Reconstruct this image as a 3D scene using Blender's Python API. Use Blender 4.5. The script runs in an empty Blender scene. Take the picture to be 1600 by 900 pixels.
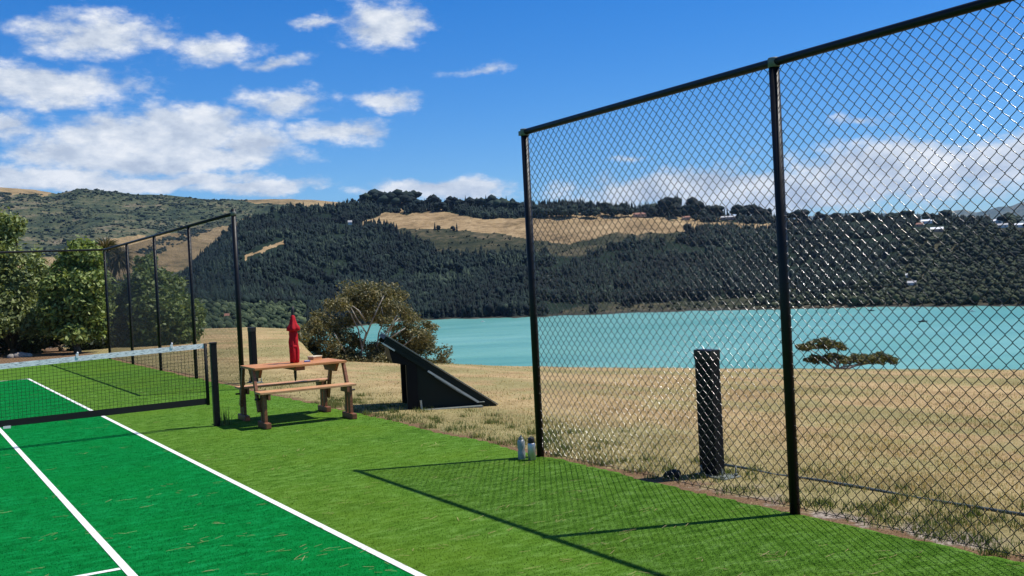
import bpy, bmesh, math, random
import numpy as np
from mathutils import Matrix, Vector

R = math.radians
rng = np.random.default_rng(11)
random.seed(5)
scene = bpy.context.scene
col = scene.collection

# ------------------------------------------------------------------ camera
CAM_H, YAW, PITCH, ROLL, FPX = 1.711, 0.5514, -0.0093, -0.0498, 1579.7
FW = np.array([math.sin(YAW)*math.cos(PITCH), math.cos(YAW)*math.cos(PITCH), math.sin(PITCH)])
_r0 = np.array([math.cos(YAW), -math.sin(YAW), 0.0]); _u0 = np.cross(_r0, FW)
RT = math.cos(ROLL)*_r0 + math.sin(ROLL)*_u0
UP = -math.sin(ROLL)*_r0 + math.cos(ROLL)*_u0
CAM = np.array([0, 0, CAM_H])
cam = bpy.data.cameras.new('camera'); camo = bpy.data.objects.new('camera', cam); col.objects.link(camo)
cam.sensor_width = 36; cam.lens = 36*FPX/1600; cam.clip_start = .05; cam.clip_end = 80000
camo.matrix_world = Matrix(((RT[0], UP[0], -FW[0], 0), (RT[1], UP[1], -FW[1], 0), (RT[2], UP[2], -FW[2], CAM_H), (0, 0, 0, 1)))
scene.camera = camo

def ray(u, v):
    d = FW*FPX + RT*(u-800) + UP*(450-v)
    return d/np.linalg.norm(d)
def at(u, v, dist):                       # the point seen at (u, v), a horizontal distance away
    d = ray(u, v); return CAM + d*dist/math.hypot(d[0], d[1])
def ground(u, v, z=0.0):
    d = ray(u, v); return CAM + d*(z-CAM_H)/d[2]
def azel(u, v):
    d = ray(u, v); return math.degrees(math.atan2(d[0], d[1])), math.atan2(d[2], math.hypot(d[0], d[1]))
def topx(P):                              # N x 3 -> N x 2
    Q = np.asarray(P, float)-CAM; dd = Q@FW
    return np.stack([800+FPX*(Q@RT)/dd, 450-FPX*(Q@UP)/dd], -1)

# ------------------------------------------------------------------ sun, sky, exposure
SUN_AZ, SUN_EL = 111.7, 60.8              # azimuth clockwise from +Y
sd = Vector((math.sin(R(SUN_AZ))*math.cos(R(SUN_EL)), math.cos(R(SUN_AZ))*math.cos(R(SUN_EL)), math.sin(R(SUN_EL))))
sun = bpy.data.lights.new('sun', 'SUN'); suno = bpy.data.objects.new('sun', sun); col.objects.link(suno)
sun.energy = 5.0; sun.angle = R(.53); sun.color = (1, .955, .88)
suno.rotation_euler = sd.to_track_quat('Z', 'Y').to_euler()
suno.location = (20, -10, 60)
vs = scene.view_settings
scene.display_settings.display_device = 'sRGB'
vs.view_transform = 'Standard'; vs.look = 'None'; vs.exposure = 0.25; vs.gamma = 1.0; vs.use_curve_mapping = False

class NT:                                  # small node-tree helper
    def __init__(s, tree): s.t = tree; tree.nodes.clear()
    def n(s, typ, **kw):
        nd = s.t.nodes.new(typ)
        ins = kw.pop('ins', {})
        for k, v in kw.items(): setattr(nd, k, v)
        for k, v in ins.items(): s.put(nd, k, v)
        return nd
    def put(s, nd, k, v):
        sock = nd.inputs[k]
        if isinstance(v, bpy.types.NodeSocket): s.t.links.new(v, sock)
        else: sock.default_value = v
    def math(s, op, a, b=0.0, c=0.0, clamp=False):
        nd = s.n('ShaderNodeMath', operation=op, use_clamp=clamp)
        s.put(nd, 0, a); s.put(nd, 1, b); s.put(nd, 2, c); return nd.outputs[0]
    def vmath(s, op, a, b=(0, 0, 0), c=(0, 0, 0)):
        nd = s.n('ShaderNodeVectorMath', operation=op)
        s.put(nd, 0, a); s.put(nd, 1, b)
        if op == 'MULTIPLY_ADD': s.put(nd, 2, c)
        return nd.outputs['Value'] if op == 'LENGTH' else nd.outputs[0]
    def noise(s, vec, scale, detail=4, rough=.55, dist=0.0, color=False):
        nd = s.n('ShaderNodeTexNoise', ins={'Scale': scale, 'Detail': detail, 'Roughness': rough, 'Distortion': dist})
        if vec is not None: s.put(nd, 'Vector', vec)
        return nd.outputs['Color' if color else 'Fac']
    def ramp(s, fac, stops, interp='LINEAR'):
        nd = s.n('ShaderNodeValToRGB'); cr = nd.color_ramp; cr.interpolation = interp
        while len(cr.elements) < len(stops): cr.elements.new(.5)
        for e, (p, c) in zip(cr.elements, stops):
            e.position = p; e.color = (*c, 1) if len(c) == 3 else c
        s.put(nd, 0, fac); return nd.outputs[0]
    def sstep(s, x, lo, hi):
        nd = s.n('ShaderNodeMapRange', interpolation_type='SMOOTHSTEP', ins={'From Min': lo, 'From Max': hi}); s.put(nd, 0, x); return nd.outputs[0]
    def mix(s, f, a, b, blend='MIX'):
        nd = s.n('ShaderNodeMix', data_type='RGBA', blend_type=blend)
        s.put(nd, 0, f); s.put(nd, 6, a if not isinstance(a, tuple) else (*a, 1)[:4]); s.put(nd, 7, b if not isinstance(b, tuple) else (*b, 1)[:4])
        return nd.outputs[2]

world = bpy.data.worlds.new('World'); scene.world = world; world.use_nodes = True
SKY_STRENGTH = .095
def make_world():
    k = NT(world.node_tree)
    sky = k.n('ShaderNodeTexSky', sky_type='NISHITA', sun_disc=False, sun_elevation=R(SUN_EL), sun_rotation=R(SUN_AZ), altitude=50, air_density=1.0, dust_density=.25, ozone_density=2.5)
    hs = k.n('ShaderNodeHueSaturation', ins={'Hue': .5, 'Saturation': 1.5, 'Value': 1.12}); k.put(hs, 'Color', sky.outputs[0])
    blue = k.mix(1.0, hs.outputs[0], (.60, .80, 1.07, 1), 'MULTIPLY')
    tc = k.n('ShaderNodeTexCoord').outputs['Generated']
    sp = k.n('ShaderNodeSeparateXYZ', ins={0: tc})
    az = k.math('ARCTAN2', sp.outputs[0], sp.outputs[1]); el = k.math('ARCSINE', sp.outputs[2])
    cb = k.n('ShaderNodeCombineXYZ', ins={0: az, 1: el, 2: 0.0}).outputs[0]
    st = k.vmath('MULTIPLY', cb, (1, 1.9, 1))
    warp = k.vmath('SUBTRACT', k.noise(st, 9, 5, .6, color=True), (.5, .5, .5))
    p = k.vmath('MULTIPLY_ADD', warp, (.050, .030, 0), cb)
    warp2 = k.vmath('SUBTRACT', k.noise(st, 38, 4, .6, color=True), (.5, .5, .5))
    p = k.vmath('MULTIPLY_ADD', warp2, (.020, .012, 0), p)
    clouds = [(185, 208, 105, 36, 1), (285, 205, 125, 44, 1), (385, 232, 75, 36, .95), (130, 238, 100, 30, 1), (270, 248, 200, 28, 1), (150, 55, 115, 36, .72), (65, 130, 140, 32, .9), (0, 195, 45, 30, .6), (40, 278, 150, 22, 1), (230, 284, 170, 16, 1), (400, 293, 110, 15, .9), (605, 38, 72, 42, .85), (500, 34, 45, 10, .5),
              (525, 208, 78, 24, .8), (440, 158, 85, 24, .62), (615, 157, 48, 17, .62), (320, 72, 62, 24, .55), (430, 96, 60, 13, .5), (690, 292, 120, 20, 1), (600, 300, 60, 9, .5),
              (1100, 292, 260, 30, .95), (1440, 262, 260, 48, .95), (1250, 300, 380, 34, .95), (1345, 186, 60, 8, .5), (980, 244, 20, 6, .5), (760, 112, 60, 8, .3)]
    dens = None
    for (u, v, ru, rv, w) in clouds:
        a, e = azel(u, v)
        ia, ie = FPX/ru*math.cos(e)*.88, FPX/rv*.92
        q = k.vmath('MULTIPLY_ADD', p, (ia, ie, 0), (-R(a)*ia, -e*ie, 0))
        d = k.math('MULTIPLY_ADD', k.vmath('LENGTH', q), -w, w)
        dens = d if dens is None else k.math('MAXIMUM', dens, d)
    # cumulus elsewhere round the sky, same kind of cover
    q = k.vmath('MULTIPLY', cb, (1, 2.2, 1))
    other = k.math('MULTIPLY', k.math('SUBTRACT', k.noise(q, 2.6, 5, .55), .54), 3.0)
    outside = k.math('MAXIMUM', k.sstep(k.math('ABSOLUTE', k.math('SUBTRACT', az, .56)), .62, .80), k.sstep(el, .30, .42))
    dens = k.math('MAXIMUM', dens, k.math('MULTIPLY_ADD', outside, k.math('ADD', other, 1.0), -1.0))
    fb = k.noise(st, 22, 8, .62)
    dn = k.math('ADD', dens, k.math('MULTIPLY', k.math('SUBTRACT', fb, .5), 1.5))
    alpha = k.sstep(dn, -.05, .55)
    # light and grey within the clouds: density towards the sun against density here
    st2 = k.vmath('ADD', st, (.010, .030, 0))
    fb2 = k.noise(st2, 22, 8, .62)
    lit = k.math('MULTIPLY_ADD', k.math('SUBTRACT', fb, fb2), 2.6, .48, clamp=True)
    big = k.noise(k.vmath('MULTIPLY', cb, (1, 3.0, 1)), 14, 3, .5)
    lit = k.math('ADD', lit, k.math('MULTIPLY', k.math('SUBTRACT', big, .5), .9), clamp=True)
    cc = k.ramp(lit, [(0, (4.6, 5.2, 6.2)), (.45, (6.2, 6.7, 7.4)), (1, (8.6, 8.7, 8.8))])
    alpha = k.math('MULTIPLY', alpha, .95)
    c = k.mix(alpha, blue, cc)
    bg = k.n('ShaderNodeBackground', ins={'Color': c, 'Strength': SKY_STRENGTH})
    out = k.n('ShaderNodeOutputWorld'); k.t.links.new(bg.outputs[0], out.inputs[0])
make_world()
world.cycles.sampling_method = 'MANUAL'; world.cycles.sample_map_resolution = 512

# ------------------------------------------------------------------ materials
MATS = {}
def material(name, fn):
    m = bpy.data.materials.new(name); m.use_nodes = True
    k = NT(m.node_tree); out = k.n('ShaderNodeOutputMaterial')
    s = fn(k)
    k.t.links.new(s, out.inputs[0]); MATS[name] = m; return m
def bsdf(k, color, rough=.8, spec=.3, normal=None, metal=0.0, **kw):
    b = k.n('ShaderNodeBsdfPrincipled')
    k.put(b, 'Base Color', color if not isinstance(color, tuple) else (*color, 1)[:4]); k.put(b, 'Roughness', rough); k.put(b, 'Specular IOR Level', spec); k.put(b, 'Metallic', metal)
    if normal is not None: k.put(b, 'Normal', normal)
    for a, v in kw.items(): k.put(b, a, v)
    return b.outputs[0]
def bump(k, h, strength=.4, dist=.01):
    nd = k.n('ShaderNodeBump', ins={'Strength': strength, 'Distance': dist}); k.put(nd, 'Height', h); return nd.outputs[0]
def pos(k): return k.n('ShaderNodeNewGeometry').outputs['Position']
def island(k): return k.n('ShaderNodeNewGeometry').outputs['Random Per Island']
def objc(k): return k.n('ShaderNodeTexCoord').outputs['Object']
def plain(name, color, rough=.6, spec=.4, var=.25, scale=12, bumpd=.003, metal=0.0):
    def fn(k):
        n = k.noise(objc(k), scale, 6, .6)
        c = k.mix(1.0, (*color, 1), k.ramp(n, [(.2, (1-var,)*3), (.8, (1+var*.6,)*3)]), 'MULTIPLY')
        n2 = k.noise(objc(k), scale*6, 3)
        return bsdf(k, c, k.math('MULTIPLY_ADD', n, .3, rough-.15), spec, bump(k, n2, .3, bumpd), metal)
    return material(name, fn)
def foliage(name, stops, trans=.3, rough=.55, patch=0.0):
    def fn(k):
        r = island(k)
        n = k.noise(pos(k), .9, 3)
        f = k.math('ADD', k.math('MULTIPLY', r, .75), k.math('MULTIPLY', n, .35), clamp=True)
        if patch: f = k.math('ADD', k.math('MULTIPLY', r, .45), k.math('MULTIPLY_ADD', k.noise(k.vmath('MULTIPLY', pos(k), (1.6, .8, 1)), .5, 5, .65), patch*2, .275-patch), clamp=True)
        c = k.ramp(f, stops)
        b = bsdf(k, c, rough, .35)
        t = k.n('ShaderNodeBsdfTranslucent'); k.put(t, 0, k.mix(1.0, c, (1.15, 1.1, .55, 1), 'MULTIPLY'))
        m = k.n('ShaderNodeMixShader', ins={0: trans}); k.t.links.new(b, m.inputs[1]); k.t.links.new(t.outputs[0], m.inputs[2])
        return m.outputs[0]
    return material(name, fn)

def turf_fn(c_dark, c_mid, c_light, yellow, pile=False):
    def fn(k):
        p = pos(k)
        big = k.noise(p, .55, 4, .6)
        mid = k.noise(k.vmath('MULTIPLY', p, (1.0, 2.4, 1)), 5.5, 5, .65)
        fine = k.noise(k.vmath('MULTIPLY', p, (1.0, 1.7, 1)), 90, 4, .75)
        f = k.math('ADD', k.math('MULTIPLY', mid, .6), k.math('MULTIPLY', fine, .4))
        if pile: f = k.math('ADD', k.math('MULTIPLY', mid, .6), k.math('MULTIPLY_ADD', island(k), .30, .05))
        c = k.ramp(f, [(.36, c_dark), (.5, c_mid), (.66, c_light)])
        c = k.mix(k.math('MULTIPLY', k.sstep(big, .42, .68), .5), c, yellow)
        c = k.mix(k.math('MULTIPLY', k.sstep(k.noise(k.vmath('MULTIPLY', p, (1, 1.6, 1)), 1.1, 4, .6), .54, .70), .4), c, c_dark)
        worn = k.sstep(k.noise(k.vmath('MULTIPLY', p, (1.2, 3.5, 1)), 2.6, 6, .72), .60, .78)
        c = k.mix(k.math('MULTIPLY', worn, .45), c, c_light)
        return bsdf(k, c, .85, .03, None if pile else bump(k, f, .55, .012))
    return fn
TURF = ((.028, .078, .006), (.070, .158, .014), (.150, .268, .058), (.092, .170, .012))
COURT = ((.0005, .078, .012), (.001, .148, .026), (.006, .235, .062), (.001, .150, .021))
material('turf', turf_fn(*TURF)); material('court', turf_fn(*COURT)); material('pile_light', turf_fn(*TURF, pile=True)); material('pile_court', turf_fn(*COURT, pile=True))
material('line', lambda k: bsdf(k, k.ramp(k.noise(pos(k), 40, 5, .7), [(.30, (.40, .46, .36)), (.42, (.66, .67, .61)), (.58, (.80, .80, .76))]), .7, .2, bump(k, k.noise(pos(k), 160, 3), .5, .006)))

def field_fn(k):
    p = pos(k); s = k.n('ShaderNodeSeparateXYZ', ins={0: p})
    off = k.math('SUBTRACT', s.outputs[0], 5.24)
    big = k.noise(k.vmath('MULTIPLY', p, (1.6, .7, 1)), .22, 5, .6); mid = k.noise(p, 1.3, 6, .65); fine = k.noise(p, 26, 5, .7)
    f = k.math('ADD', k.math('MULTIPLY', mid, .5), k.math('MULTIPLY', fine, .5))
    dry = k.ramp(f, [(.34, (.17, .110, .052)), (.46, (.34, .235, .112)), (.56, (.46, .330, .163)), (.70, (.58, .44, .24))])
    olive = k.ramp(f, [(.32, (.085, .088, .030)), (.5, (.19, .185, .070)), (.7, (.33, .29, .13))])
    g = k.sstep(k.math('ADD', k.math('MULTIPLY', big, .6), k.math('MULTIPLY', mid, .4)), .46, .56)
    near = k.sstep(off, 3.2, .6)
    c = k.mix(k.math('MAXIMUM', k.math('MULTIPLY', g, .72), k.math('MULTIPLY', near, .62)), dry, olive)
    # needles and bare gravel along the edge of the turf
    wob = k.math('ADD', off, k.math('MULTIPLY', k.math('SUBTRACT', k.noise(p, 3.2, 6, .65), .5), .95))
    needles = k.ramp(k.noise(p, 60, 5, .8), [(.35, (.06, .034, .017)), (.55, (.20, .120, .062)), (.72, (.40, .29, .18))])
    c = k.mix(k.sstep(wob, .30, .10), c, needles)
    gravel = k.ramp(k.n('ShaderNodeTexVoronoi', ins={'Vector': p, 'Scale': 42.0}).outputs['Color'], [(.2, (.12, .095, .072)), (.8, (.38, .32, .26))])
    gm = k.math('MULTIPLY', k.math('MULTIPLY', k.sstep(wob, .75, .25), k.sstep(wob, .05, .2)), k.sstep(k.noise(p, 1.1, 4), .44, .56))
    gm = k.math('MULTIPLY', gm, k.sstep(s.outputs[1], 7.0, 4.8))
    c = k.mix(gm, c, gravel)
    return bsdf(k, c, .95, .1, bump(k, f, .9, .05))
material('field', field_fn)

def hill_fn(k):
    p = pos(k)
    a = k.n('ShaderNodeAttribute', attribute_name='gold').outputs['Fac']
    b = k.n('ShaderNodeAttribute', attribute_name='scrub').outputs['Fac']
    rk = k.n('ShaderNodeAttribute', attribute_name='rock').outputs['Fac']
    n1 = k.noise(p, .012, 6, .62); n2 = k.noise(p, .07, 5, .65)
    f = k.math('ADD', k.math('MULTIPLY', n1, .5), k.math('MULTIPLY', n2, .5))
    wood = k.ramp(f, [(.3, (.005, .012, .008)), (.6, (.014, .026, .014)), (.75, (.034, .042, .022))])
    gold = k.ramp(f, [(.36, (.105, .075, .036)), (.47, (.24, .165, .082)), (.56, (.32, .225, .115)), (.66, (.42, .31, .17))])
    scr = k.ramp(f, [(.36, (.018, .025, .013)), (.5, (.044, .046, .024)), (.62, (.12, .095, .055))])
    aj = k.sstep(k.math('ADD', a, k.math('MULTIPLY', k.math('SUBTRACT', n2, .5), .9)), .4, .6)
    c = k.mix(b, wood, scr); c = k.mix(aj, c, gold)
    rock = k.ramp(n2, [(.35, (.018, .016, .013)), (.7, (.11, .09, .07))])
    c = k.mix(rk, c, rock)
    return bsdf(k, c, .95, .08, bump(k, k.noise(p, .05, 6, .7), .8, 6.0))
material('hill', hill_fn)
def mount_fn(k):
    p = pos(k)
    a = k.n('ShaderNodeAttribute', attribute_name='gold').outputs['Fac']
    n1 = k.noise(p, .004, 7, .65); n2 = k.noise(p, .022, 6, .7); n3 = k.noise(p, .0016, 4, .6)
    f = k.math('ADD', k.math('MULTIPLY', n1, .5), k.math('MULTIPLY', n2, .5))
    scr = k.ramp(f, [(.40, (.022, .036, .024)), (.48, (.055, .072, .038)), (.54, (.100, .105, .056)), (.60, (.19, .155, .095)), (.66, (.28, .245, .19))])
    gold = k.ramp(f, [(.36, (.10, .085, .04)), (.5, (.29, .205, .10)), (.66, (.40, .295, .155))])
    aj = k.sstep(k.math('ADD', a, k.math('MULTIPLY', k.math('SUBTRACT', f, .5), 1.6)), .4, .6)
    c = k.mix(aj, scr, gold)
    return bsdf(k, c, .95, .08, bump(k, k.noise(p, .012, 8, .7), .9, 30.0))
material('mountain', mount_fn)

def sea_fn(k):
    p = pos(k)
    n = k.noise(k.vmath('MULTIPLY', p, (.6, 1, 1)), .010, 5, .6); band = k.noise(k.vmath('MULTIPLY', p, (1, 2.5, 1)), .003, 4, .6)
    c = k.ramp(k.math('ADD', k.math('MULTIPLY', n, .4), k.math('MULTIPLY', band, .6)), [(.35, (.090, .275, .215)), (.5, (.130, .330, .265)), (.68, (.185, .400, .345))])
    rot = k.n('ShaderNodeVectorRotate', rotation_type='Z_AXIS', ins={'Vector': p, 'Angle': R(40)}).outputs[0]
    wind = k.noise(k.vmath('MULTIPLY', rot, (.004, .030, 1)), 1.0, 5, .65)
    c = k.mix(1.0, c, k.ramp(wind, [(.36, (.84, .90, .92)), (.5, (1, 1, 1)), (.64, (1.16, 1.08, 1.05))]), 'MULTIPLY')
    h = k.math('ADD', k.noise(p, .45, 5, .65), k.math('MULTIPLY', k.noise(p, .08, 3), 1.5))
    return bsdf(k, c, .32, .30, bump(k, h, .75, .8))
material('sea', sea_fn)

def pvc_fn(k):
    n = k.noise(objc(k), 30, 4)
    return bsdf(k, k.ramp(n, [(.3, (.003, .003, .004)), (.7, (.007, .007, .008))]), .17, .5)
material('black_pvc', pvc_fn)
plain('black_post', (.005, .005, .006), .45, .25, .4, 18, .001)
plain('black_box', (.004, .004, .005), .6, .2, .4, 9, .002)
plain('galvanised', (.16, .175, .15), .6, .4, .35, 25, .001, .1)
plain('net_black', (.012, .013, .013), .75, .25, .3, 40, .001)
plain('dark_green', (.003, .010, .008), .5, .25, .35, 7, .002)
plain('alloy', (.55, .57, .57), .38, .5, .2, 20, .001, .6)
plain('red_cloth', (.42, .006, .014), .8, .25, .3, 22, .004)
plain('black_pole', (.012, .010, .009), .5, .4, .3, 20)
plain('steel', (.50, .50, .49), .38, .5, .12, 20, .0005, .85)
plain('grey_plastic', (.30, .32, .31), .35, .5, .15, 20, .001)
plain('rock', (.30, .27, .23), .9, .2, .5, 6, .02)
plain('dark_rock', (.02, .018, .016), .85, .2, .5, 9, .01)
plain('poly_pipe', (.075, .095, .090), .5, .4, .5, 5, .002)
plain('white_paint', (.72, .71, .68), .6, .3, .1, 1)
plain('roof_grey', (.40, .39, .38), .6, .3, .2, .6)
plain('roof_white', (.78, .78, .76), .5, .3, .1, .6)
plain('roof_red', (.26, .12, .08), .7, .3, .25, .6)
plain('brick_wall', (.42, .26, .19), .8, .2, .2, 1)
plain('dark_glass', (.02, .025, .03), .15, .5, .1, 1)
plain('blue_card', (.12, .20, .45), .5, .4, .2, 30)
plain('cream_card', (.66, .56, .38), .6, .3, .2, 30)
def band_fn(k):
    o = objc(k); n = k.noise(k.vmath('MULTIPLY', o, (1.0, 1, 5.0)), 16, 5, .75)
    return bsdf(k, k.ramp(n, [(.34, (.16, .17, .17)), (.44, (.55, .56, .55)), (.52, (.86, .86, .84))]), .8, .2, bump(k, n, .4, .003))
material('net_band', band_fn)
def wood_fn(dark, mid, light):
    def fn(k):
        o = objc(k)
        n = k.noise(k.vmath('MULTIPLY', o, (1.2, 14, 14)), 5, 6, .6, .6); n2 = k.noise(o, 6, 4)
        f = k.math('ADD', k.math('MULTIPLY', n, .7), k.math('MULTIPLY', n2, .3))
        return bsdf(k, k.ramp(f, [(.32, dark), (.5, mid), (.68, light)]), .55, .4, bump(k, n, .35, .004))
    return fn
material('wood_red', wood_fn((.30, .105, .030), (.47, .195, .062), (.60, .29, .105)))
material('wood_leg', wood_fn((.10, .035, .014), (.19, .070, .028), (.28, .115, .05)))
material('wood_seat', wood_fn((.34, .15, .06), (.50, .255, .115), (.62, .36, .18)))
material('bark', lambda k: bsdf(k, k.ramp(k.noise(k.vmath('MULTIPLY', objc(k), (3, 3, .8)), 5, 5, .7), [(.3, (.035, .026, .018)), (.7, (.16, .125, .09))]), .9, .15, bump(k, k.noise(objc(k), 14, 5), .8, .03)))
material('gum_bark', lambda k: bsdf(k, k.ramp(k.noise(k.vmath('MULTIPLY', objc(k), (2, 2, .7)), 3.5, 5, .7), [(.34, (.12, .09, .07)), (.5, (.33, .29, .24)), (.68, (.58, .54, .48))]), .75, .2))
foliage('leaf_bright', [(.12, (.034, .062, .011)), (.5, (.130, .195, .036)), (.9, (.36, .42, .13))])
foliage('leaf_pale', [(.12, (.054, .080, .022)), (.5, (.165, .215, .062)), (.9, (.38, .42, .18))])
foliage('leaf_mid', [(.12, (.034, .062, .015)), (.5, (.105, .160, .038)), (.9, (.26, .31, .095))])
foliage('leaf_dark', [(.12, (.008, .014, .005)), (.5, (.022, .034, .010)), (.9, (.055, .075, .022))])
foliage('leaf_gum', [(.12, (.040, .048, .020)), (.5, (.130, .130, .054)), (.9, (.31, .25, .115))], .32)
foliage('leaf_olive', [(.12, (.026, .038, .010)), (.5, (.090, .105, .030)), (.9, (.25, .20, .06))], .28)
foliage('palm_leaf', [(.12, (.03, .035, .012)), (.5, (.085, .085, .03)), (.9, (.21, .155, .07))], .2)
foliage('straw', [(.08, (.22, .145, .064)), (.35, (.41, .295, .137)), (.65, (.56, .415, .205)), (.95, (.74, .60, .36))], .35, .8, .8)
foliage('weed', [(.1, (.040, .062, .012)), (.5, (.10, .145, .030)), (.9, (.26, .28, .09))], .3)
def far_tree_fn(stops):
    def fn(k):
        r = island(k); n = k.noise(pos(k), .009, 5, .65)
        f = k.math('ADD', k.math('MULTIPLY', r, .62), k.math('MULTIPLY_ADD', n, 1.9, -.75), clamp=True)
        return bsdf(k, k.ramp(f, stops), .8, .15)
    return fn
material('far_pine', far_tree_fn([(.10, (.001, .004, .004)), (.5, (.004, .012, .010)), (.80, (.012, .025, .018)), (1.0, (.036, .054, .032))]))
material('far_bush', far_tree_fn([(.12, (.005, .010, .006)), (.5, (.018, .028, .013)), (.92, (.060, .070, .030))]))
material('far_scrub', far_tree_fn([(.12, (.014, .025, .018)), (.5, (.042, .058, .036)), (.92, (.105, .118, .066))]))
material('far_green', far_tree_fn([(.12, (.010, .020, .010)), (.5, (.034, .052, .024)), (.92, (.105, .13, .058))]))

# ------------------------------------------------------------------ object helpers
def tag(o, label=None, cat=None, group=None, kind=None):
    if label: o['label'] = label
    if cat: o['category'] = cat
    if group: o['group'] = group
    if kind: o['kind'] = kind
    return o
def link(name, me, mat, parent=None, loc=None):
    o = bpy.data.objects.new(name, me); col.objects.link(o)
    if mat and not me.materials: me.materials.append(MATS[mat])
    if parent is not None: o.parent = parent
    if loc is not None: o.location = loc
    return o
def empty(name, loc=(0, 0, 0), rz=0.0):
    o = bpy.data.objects.new(name, None); col.objects.link(o); o.location = loc; o.rotation_euler.z = rz; o.empty_display_size = .1
    return o
def copy_tree(o, parent=None):
    c = o.copy(); col.objects.link(c); c.parent = parent
    for ch in list(o.children): copy_tree(ch, c)
    return c
def mesh_np(name, V, F, mat, parent=None, smooth=False, attrs=None):
    V = np.ascontiguousarray(V, np.float32); F = np.ascontiguousarray(F, np.int32)
    me = bpy.data.meshes.new(name); nf, w = F.shape
    me.vertices.add(len(V)); me.vertices.foreach_set('co', V.ravel())
    me.loops.add(nf*w); me.loops.foreach_set('vertex_index', F.ravel())
    me.polygons.add(nf); me.polygons.foreach_set('loop_start', np.arange(nf, dtype=np.int32)*w)
    me.polygons.foreach_set('loop_total', np.full(nf, w, np.int32))
    if smooth: me.polygons.foreach_set('use_smooth', np.ones(nf, bool))
    me.update(calc_edges=True)
    for a, val in (attrs or {}).items():
        at_ = me.attributes.new(a, 'FLOAT', 'POINT'); at_.data.foreach_set('value', np.ascontiguousarray(val, np.float32))
    return link(name, me, mat, parent)

class MB:                                  # collects shapes for ONE mesh object
    def __init__(s): s.v = []; s.f = []; s.sm = []
    def add(s, vs, fs, smooth=False):
        o = len(s.v); s.v += [tuple(map(float, x)) for x in vs]; s.f += [tuple(i+o for i in f) for f in fs]; s.sm += [smooth]*len(fs); return s
    def box(s, a, b, bev=0.0):
        (x0, y0, z0), (x1, y1, z1) = a, b
        return s.add([(x0, y0, z0), (x1, y0, z0), (x1, y1, z0), (x0, y1, z0), (x0, y0, z1), (x1, y0, z1), (x1, y1, z1), (x0, y1, z1)],
                     [(3, 2, 1, 0), (4, 5, 6, 7), (0, 1, 5, 4), (1, 2, 6, 5), (2, 3, 7, 6), (3, 0, 4, 7)])
    def beam(s, p, q, w, h, up=(0, 0, 1)):
        p, q = Vector(p), Vector(q); d = (q-p).normalized(); u = Vector(up)
        sd_ = d.cross(u)
        if sd_.length < 1e-4: sd_ = d.cross(Vector((1, 0, 0)))
        sd_.normalize(); u = sd_.cross(d).normalized()
        c = [(-w/2, -h/2), (w/2, -h/2), (w/2, h/2), (-w/2, h/2)]
        vs = [p+sd_*a+u*b for a, b in c]+[q+sd_*a+u*b for a, b in c]
        return s.add(vs, [(3, 2, 1, 0), (4, 5, 6, 7), (0, 1, 5, 4), (1, 2, 6, 5), (2, 3, 7, 6), (3, 0, 4, 7)])
    def tube(s, pts, rad, n=8, cap=True):
        pts = [Vector(p) for p in pts]; m = len(pts)
        rad = [rad]*m if not hasattr(rad, '__len__') else rad
        vs = []; ref = None
        for i, p in enumerate(pts):
            d = (pts[min(i+1, m-1)]-pts[max(i-1, 0)]).normalized()
            if ref is None: ref = d.orthogonal().normalized()
            a = (ref-d*ref.dot(d)).normalized(); b = d.cross(a); ref = a
            vs += [p+(a*math.cos(2*math.pi*j/n)+b*math.sin(2*math.pi*j/n))*rad[i] for j in range(n)]
        fs = [(i*n+j, i*n+(j+1) % n, (i+1)*n+(j+1) % n, (i+1)*n+j) for i in range(m-1) for j in range(n)]
        o = len(s.v); s.add(vs, fs, True)
        if cap: s.add([], []); s.f += [tuple(o+j for j in reversed(range(n))), tuple(o+(m-1)*n+j for j in range(n))]; s.sm += [False, False]
        return s
    def lathe(s, prof, c=(0, 0, 0), n=16, wob=None):
        vs = []
        for i, (r, z) in enumerate(prof):
            for j in range(n):
                a = 2*math.pi*j/n; rr = r*(wob(a, z) if wob else 1)
                vs.append((c[0]+rr*math.cos(a), c[1]+rr*math.sin(a), c[2]+z))
        m = len(prof)
        fs = [(i*n+j, i*n+(j+1) % n, (i+1)*n+(j+1) % n, (i+1)*n+j) for i in range(m-1) for j in range(n)]
        o = len(s.v); s.add(vs, fs, True)
        s.f += [tuple(o+j for j in reversed(range(n))), tuple(o+(m-1)*n+j for j in range(n))]; s.sm += [False, False]
        return s
    def build(s, name, mat, parent=None, loc=None, bevel=0.0):
        me = bpy.data.meshes.new(name); me.from_pydata(s.v, [], s.f); me.update()
        me.polygons.foreach_set('use_smooth', s.sm)
        if bevel:
            bm = bmesh.new(); bm.from_mesh(me)
            bmesh.ops.bevel(bm, geom=bm.edges[:], offset=bevel, segments=2, affect='EDGES', profile=.6, clamp_overlap=True)
            bm.to_mesh(me); bm.free()
        return link(name, me, mat, parent, loc)

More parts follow.
